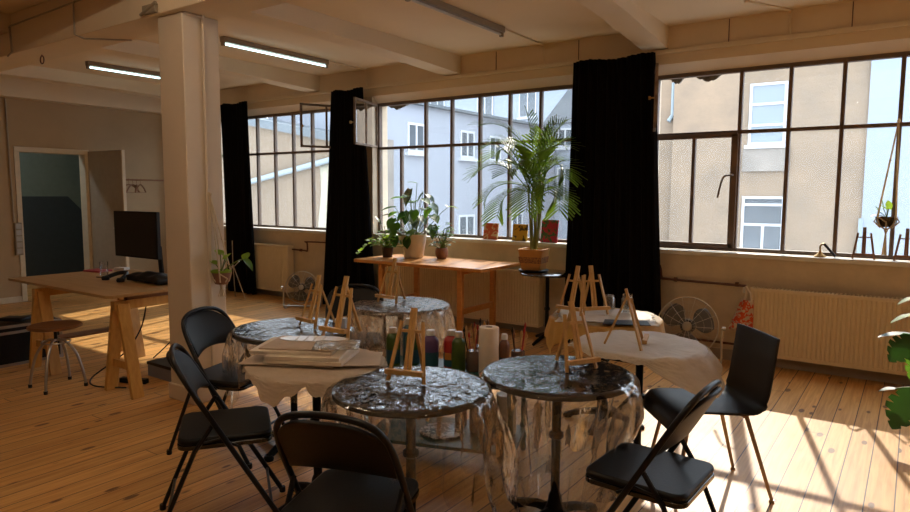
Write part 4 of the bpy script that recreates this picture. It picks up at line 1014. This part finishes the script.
hp = thing('hanging_plant', 'lime leaved plant in a brown pot hanging beside the column', 'hanging plant', (-4.13, 2.90, .875))
pot(hp, [(.001, 0), (.045, .005), (.06, .05), (.066, .09), (.072, .092), (.06, .092)], mBrownPot, .085, .06)
MB().lathe([(.073, .09), (.074, .105), (.066, .107)], 24, cap=False).build('rim', mLeafLt, hp)
for s, e in (((-.0, 0, .22), (-.06, 0, .27)), ((.05, 0, .19), (.10, .02, .25)), ((.20, .05, .20), (.27, .07, .13)), ((.22, .05, .2), (.25, .05, .26)), ((-.02, -.03, .15), (-.08, -.04, .19)), ((.06, .0, .18), (.03, -.03, .26))):
    leaf_obj(hp, s, e, .075, rr.choice([mLeafLt, mLeaf]), (0, 0, .085), 'heart')

# ================================================================== FANS
def fan(x, y, R, cz, rz, lab, tilt=-8):
    root = thing('floor_fan', lab, 'fan', (x, y, 0), rz, 'metal floor fans')
    M = Matrix.Translation((0, 0, cz)) @ Matrix.Rotation(radians(tilt), 4, 'X') @ Matrix.Rotation(radians(90), 4, 'X')
    def ring(b, r_, z_, t): b.tube([M @ Vector((r_*cos(2*pi*k/40), r_*sin(2*pi*k/40), z_)) for k in range(40)], t, 6, closed=True)
    b = MB(); ring(b, R, 0, .007)
    for q in (.3, .55, .8): ring(b, R*q, .075*(1-q*q)+.005, .001)
    for k in range(14):
        a = 2*pi*k/14; b.tube([M @ Vector((R*q*cos(a), R*q*sin(a), .075*(1-q*q)+.005)) for q in (.16, .4, .65, .85, 1)], .0017, 5)
    b.build('front_grille', mGrille, root)
    b = MB()
    for q in (.5, .85): ring(b, R*q, -.07*(1-q*q)-.005, .001)
    for k in range(8):
        a = 2*pi*k/8; b.tube([M @ Vector((R*q*cos(a), R*q*sin(a), -.08*(1-q*q)-.005)) for q in (.16, .5, .85, 1)], .0012, 5)
    b.build('rear_grille', mGrille, root)
    b = MB(); b.lathe([(.001, .088), (R*.15, .085), (R*.16, .07), (R*.16, .06)], 24, M=M, cap=False); b.build('badge', mSteel, root)
    for k in range(3):
        a0 = 2*pi*k/3+.4; b = MB()
        def bl(u_, v_):
            rad = R*(.15+.72*u_); aa = a0+(v_-.5)*(.75+.75*sin(pi*min(1, u_*.95))); return M @ Vector((rad*cos(aa), rad*sin(aa), .03-.05*v_))
        b.grid(bl, 8, 6); b.build('blade', mBlade, root, solid=.003)
    b = MB(); b.lathe([(.001, -.12), (R*.24, -.11), (R*.26, -.03), (R*.2, .0)], 24, M=M, cap=False); b.build('motor', mBlade, root)
    b = MB(); w = R+.03
    b.tube(smoothpath([(-w*.8, -.14, .012), (-w, 0, .03), (-w, .0, cz*.6), (-w, 0, cz)], 4), .011); b.tube(smoothpath([(w*.8, -.14, .012), (w, 0, .03), (w, 0, cz*.6), (w, 0, cz)], 4), .011)
    b.tube([(-w, 0, .014), (w, 0, .014)], .011); b.tube([(-w*.8, -.14, .012), (-w*.8, .14, .012)], .011); b.tube([(w*.8, -.14, .012), (w*.8, .14, .012)], .011)
    b.tube([(w, 0, cz), (w+.03, 0, cz)], .018); b.tube([(-w, 0, cz), (-w-.03, 0, cz)], .018); b.build('stand', mGrille, root)
fan(-1.64, 6.02, .262, .355, radians(12), 'large metal floor fan left of the long radiator')
fan(-6.74, 5.98, .215, .27, radians(40), 'smaller metal floor fan beside the left radiator')

# tote bag on the valve
tt = thing('tote_bag', 'beige tote bag with red print hanging on the radiator valve', 'bag', (-1.18, 6.25, .34), 0)
def bagf(a, c): 
    w = .045+.055*(1-c); return (-.0+(a-.5)*2*w-.05*(1-c), -.02*sin(pi*a)-.01*sin(6*a), .0+.27*c-.02*sin(a*8)*(1-c))
b = MB(); b.grid(bagf, 12, 10); b.build('bag_cloth', mTote, tt, solid=.03)
for s in (-.035, .03): MB().tube([(s, -.01, .26), (.0+s*.5, -.0, .33), (-.03, .02, .39)], .010, 6).build('strap', mCanvasEdge, tt)

# ================================================================== DESK AREA
dk = thing('desk', 'large plywood desk on wooden trestles left of the column', 'desk', (-5.66, 2.95, 0))
b = MB(); b.prism([(-.88, -.53), (.80, -.53), (.84, -.49), (.84, .50), (-.88, .50)], .758, .78); b.build('desktop', mDeskTop, dk, bevel=.003)
def trestle(cx, y0, y1):
    b = MB(); b.box(cx-.03, cx+.03, y0-.06, y1+.06, .655, .725); b.build('trestle_beam', mPine, dk, bevel=.004)
    b = MB(); b.box(cx-.025, cx+.025, y0+.04, y1-.02, .725, .757); b.build('spacer', mWalnut, dk, bevel=.003)
    for y in (y0, y1):
        for s in (-1, 1):
            b = MB(); b.bar((cx+s*.195, y, 0), (cx+s*.035, y, .70), .035, .09, up=(0, 1, 0)); b.build('trestle_leg', mPine, dk, bevel=.003)
        b = MB(); b.box(cx-.15, cx+.15, y-.012, y+.012, .20, .26); b.build('trestle_brace', mPine, dk, bevel=.002)
trestle(.76, -.40, .30); trestle(-.42, -.46, .28)
b = MB(); b.box(-.50, -.34, -.40, .24, .262, .28); b.build('trestle_shelf', mWalnut, dk, bevel=.002)
mo = thing('monitor', 'black flat monitor standing on the desk', 'monitor', (-5.62, 3.10, .781), radians(2))
MB().cbox((0, 0, .39), (.66, .035, .41)).build('screen_housing', mPlasticBlk, mo, bevel=.006)
MB().cbox((0, -.0185, .39), (.63, .002, .38)).build('screen', mScreen, mo)
b = MB(); b.bar((.28, .03, .30), (.26, .06, .02), .05, .02); b.build('stand_arm', mPlasticBlk, mo, bevel=.004)
b = MB(); b.prism([(.10, -.06), (.36, -.06), (.36, .16), (.10, .16)], 0, .014); b.build('stand_foot', mPlasticBlk, mo, bevel=.004)
bpy.data.objects['screen'].name = 'screen'
kb = tag(MB().grid(lambda a, c: (-.24+.48*a, -.09+.18*c, .05+.035*sin(pi*a)*sin(pi*c)+.012*sin(a*17)*sin(c*5)), 20, 8).build('black_bag', mPlasticBlk, loc=(-5.27, 3.02, .735+.03), solid=.045), 'soft black bag lying on the desk next to the column', 'bag')
b = MB(); b.tube(smoothpath([(-.12, -.05, .02), (-.10, .05, .05), (-.02, .08, .06), (.06, .03, .045), (.10, -.03, .02)], 4), .018); b.lathe([(.03, 0), (.034, .02), (.025, .035)], 16, (-.12, -.05, .0)); b.lathe([(.03, 0), (.034, .02), (.025, .035)], 16, (.11, -.04, .0))
tag(b.build('headphones', mPlasticBlk, loc=(-5.62, 2.92, .781)), 'black headphones in front of the monitor', 'headphones')
gl = thing('water_glass', 'tall clear drinking glass on the desk', 'glass', (-6.02, 3.0, .781))
MB().lathe([(.030, 0), (.033, .004), (.036, .13), (.034, .13), (.031, .012), (.0, .012)], 24, cap=False).build('glass_body', mClear, gl)
for x, y, mm, nm, lab, a in ((-6.42, 3.14, mPink, 'notebook', 'pink notebook at the far edge of the desk', 10), (-6.3, 3.22, mWhite, 'paper_pad', 'small white pad on the far edge of the desk', 30)):
    tag(MB().cbox((0, 0, .008), (.22, .15, .016)).build(nm, mm, loc=(x, y, .781), bevel=.002, rz=radians(a)), lab, 'notebook')
bpy.data.objects['paper_pad'].scale = (.5, .6, 1.5); bpy.data.objects['paper_pad'].location = (-6.36, 3.34, .781)
tag(MB().tube([(0, 0, .005), (.13, .05, .005)], .004).build('pen', mPlasticBlk, loc=(-5.96, 2.90, .781)), 'dark pen lying beside the water glass', 'pen')
# stool
so = thing('stool', 'round brown wooden stool with curved silver legs before the desk', 'stool', (-5.50, 2.34, 0), .4)
MB().lathe([(.17, .475), (.188, .482), (.19, .495), (.182, .503), (.12, .500)], 44).build('seat', mWalnut, so)
MB().tube([(0, 0, .36), (0, 0, .478)], .013, 10).build('spindle', mBlack, so)
for k in range(4):
    a = k*pi/2+.35; d = Vector((cos(a), sin(a), 0))
    MB().tube(smoothpath([d*.005+Vector((0, 0, .38)), d*.07+Vector((0, 0, .37)), d*.15+Vector((0, 0, .26)), d*.195+Vector((0, 0, .10)), d*.205+Vector((0, 0, .02))], 4), .011, 8).build('leg', mAlu, so)
    MB().lathe([(.014, 0), (.015, .025)], 10, tuple(d*.207)).build('rubber_tip', mPlasticBlk, so)
MB().tube([(.1*cos(2*pi*k/24), .1*sin(2*pi*k/24), .365) for k in range(24)], .006, 6, closed=True).build('leg_ring', mAlu, so)
# flight case
fc = thing('flight_case', 'black case with metal edges on the floor at the far left', 'case', (-6.72, 2.35, 0))
MB().box(-.24, .24, -.55, .45, .01, .36).build('case_body', mBlack, fc, bevel=.004)
b = MB()
for z in (.015, .30, .355):
    b.box(.235, .25, -.56, .46, z-.012, z+.012); b.box(-.25, .25, .445, .46, z-.012, z+.012)
for y in (-.55, .45): b.box(.235, .252, y-.012, y+.012, 0, .36)
b.build('metal_edge', mAlu, fc)
b = MB(); b.lathe([(.02, 0), (.025, .02), (.02, .035)], 12, (.25, -.3, .30)); b.build('corner_ball', mAlu, fc)
tag(MB().cbox((0, 0, .018), (.22, .13, .035)).build('power_adapter', mPlasticBlk, loc=(-6.66, 2.50, .371), bevel=.012, rz=.5), 'flat dark gadget lying on the black case', 'gadget')
# things under the desk
bx = thing('storage_box', 'grey flat box with dark lid on the floor by the column', 'box', (-5.03, 3.10, 0), radians(0))
MB().box(-.2, .22, -.17, .17, 0, .10).build('box_body', mat('grey_card', (.24, .24, .27), .5), bx, bevel=.004); MB().box(-.205, .225, -.175, .175, .10, .125).build('lid', mBlack, bx, bevel=.003)
cb = MB()
cb.tube(smoothpath([(-5.05, 2.85, .70), (-5.15, 2.85, .45), (-5.28, 2.8, .25), (-5.45, 2.75, .12), (-5.5, 2.6, .012), (-5.25, 2.5, .012), (-5.0, 2.62, .012)], 6), .006, 6)
tag(cb.build('power_cable', mPlasticBlk), 'dark cable hanging from the desk and looping past the stool', 'cable', 'desk cables')
cb = MB(); cb.tube(smoothpath([(-4.98, 3.12, .70), (-4.95, 3.1, .45), (-5.03, 3.02, .3), (-5.12, 2.92, .17)], 6), .005, 6)
tag(cb.build('power_cable', mPlasticBlk), 'thin dark cable hanging under the desk close to the column', 'cable', 'desk cables')
ps = thing('power_strip', 'small power strip with white plug at the near trestle foot', 'power strip', (-5.12, 2.75, 0), .4)
MB().box(-.12, .12, -.025, .025, .0, .04).build('strip_body', mPlasticBlk, ps, bevel=.005); MB().box(-.03, .02, -.02, .02, .04, .085).build('plug', mWhite, ps, bevel=.006)
# clothes rail
cr_ = thing('clothes_rail', 'white clothes rail standing behind the open door', 'clothes rail', (-9.72, 5.75, 0))
MB().tube([(0, -.55, .02), (0, -.55, 1.76)], .014, 10).build('post', mWhite, cr_); MB().tube([(0, .55, .02), (0, .55, 1.76)], .014, 10).build('post', mWhite, cr_)
MB().tube([(0, -.57, 1.725), (0, .57, 1.725)], .013, 10).build('rail', mWalnut, cr_); MB().tube([(-.22, -.55, .02), (.22, -.55, .02)], .014).build('foot', mWhite, cr_); MB().tube([(-.22, .55, .02), (.22, .55, .02)], .014).build('foot', mWhite, cr_)
for k, (y, a) in enumerate(((5.27, 15), (5.33, 35), (5.39, 55), (5.45, 40))):
    b = MB(); b.tube(smoothpath([(0, 0, 0.0), (.018, 0, .02), (0, 0, .04), (-.02, 0, .02)], 3), .003, 5); b.tube([(0, 0, 0), (0, 0, -.05)], .003, 5)
    b.tube(smoothpath([(-.20, 0, -.16), (-.10, 0, -.08), (0, 0, -.045), (.10, 0, -.08), (.20, 0, -.16)], 4), .010, 8); b.tube([(-.2, 0, -.165), (.2, 0, -.165)], .004, 6)
    tag(b.build('clothes_hanger', mWalnut, loc=(-9.72, y, 1.70), rz=radians(a-90)), ['wooden hanger nearest the door edge on the rail', 'wooden hanger second from the door edge', 'wooden hanger third from the door edge', 'wooden hanger farthest from the door edge'][k], 'hanger', 'wooden hangers on the clothes rail')
# tripod stand in front of left curtain
tp = thing('metal_tripod', 'thin silver tripod stand in front of the left black curtain', 'tripod', (-8.05, 5.85, 0))
MB().tube([(0, 0, .45), (0, 0, .85)], .006).build('column_rod', mSteel, tp)
for k in range(3):
    a = k*2*pi/3+.3; MB().tube([(0, 0, .5), (.20*cos(a), .20*sin(a), .006)], .007).build('leg', mSteel, tp)
MB().tube([(-.15, 0, .52), (.0, 0, .46), (.15, 0, .56)], .006).build('cross_arm', mSteel, tp)

# ================================================================== MONSTERA AT THE RIGHT EDGE
ms = thing('potted_monstera', 'big monstera with cut leaves at the right edge of the room', 'potted plant', (.30, 4.85, 0))
pot(ms, [(.001, 0), (.13, 0), (.17, .28), (.175, .30), (.165, .30), (.155, .26)], mTerra, .26, .16)
def monstera_leaf(base, tip, w, m, frm, notch=True, up=(0, 0, 1)):
    base, tip, up = Vector(base), Vector(tip), Vector(up); d = tip-base; L = d.length; d.normalize(); s = d.cross(up).normalized(); n = s.cross(d)
    b = MB(); K = 26; out = []
    for i in range(K+1):
        t = i/K; a = pi*t
        rr_ = w*.5*(sin(a)**.7)*(1.15-.35*t)
        if notch and i % 5 == 2 and .2 < t < .85: rr_ *= .6
        out.append((t-.12*(1-t) if t < .2 else t, rr_))
    mid = [base+d*L*t-n*0-Vector((0, 0, .12*L*t*t)) for t, q in out]
    vs = []
    for i, (t, q) in enumerate(out): vs += [mid[i]+s*q+n*q*.2, mid[i], mid[i]-s*q+n*q*.2]
    fs = []
    for i in range(K): fs += [(i*3, i*3+1, i*3+4, i*3+3), (i*3+1, i*3+2, i*3+5, i*3+4)]
    b.add(vs, fs); b.cur = 1; fr_ = Vector(frm); b.tube(bez(fr_, (fr_+base)/2+Vector((0, 0, .12)), base, 8), .007, 6)
    b.build('leaf', [m, mStem], ms, ang=80)
# local coordinates relative to (.30, 4.85)
monstera_leaf((-.26, 0, .93), (-.36, -.02, .89), .10, mLeafLt, (-.02, 0, .26), False)
monstera_leaf((-.27, .02, .82), (-.39, .0, .77), .11, mLeafLt, (-.02, 0, .26), False)
monstera_leaf((-.28, 0, .70), (-.45, -.06, .69), .10, mLeafDk, (-.02, 0, .26), False)
monstera_leaf((-.26, -.05, .68), (-.38, -.12, .56), .17, mLeafDk, (-.02, 0, .26), True, (0, -1, .5))
monstera_leaf((-.20, -.05, .62), (-.27, -.10, .46), .14, mLeaf, (-.02, 0, .26), True, (0, -1, .3))
monstera_leaf((-.24, -.08, .36), (-.34, -.16, .16), .20, mLeafDk, (-.02, 0, .26), True, (-.2, -1, .4))
monstera_leaf((-.34, .05, .33), (-.43, .05, .31), .09, mLeafDk, (-.02, 0, .26), False)
monstera_leaf((.05, -.1, .80), (.20, -.25, .70), .26, mLeaf, (.0, 0, .26))
monstera_leaf((.10, .1, .95), (.25, .20, .90), .26, mLeafDk, (.0, 0, .26))
monstera_leaf((-.05, .15, .7), (-.12, .30, .62), .22, mLeafDk, (.0, 0, .26))
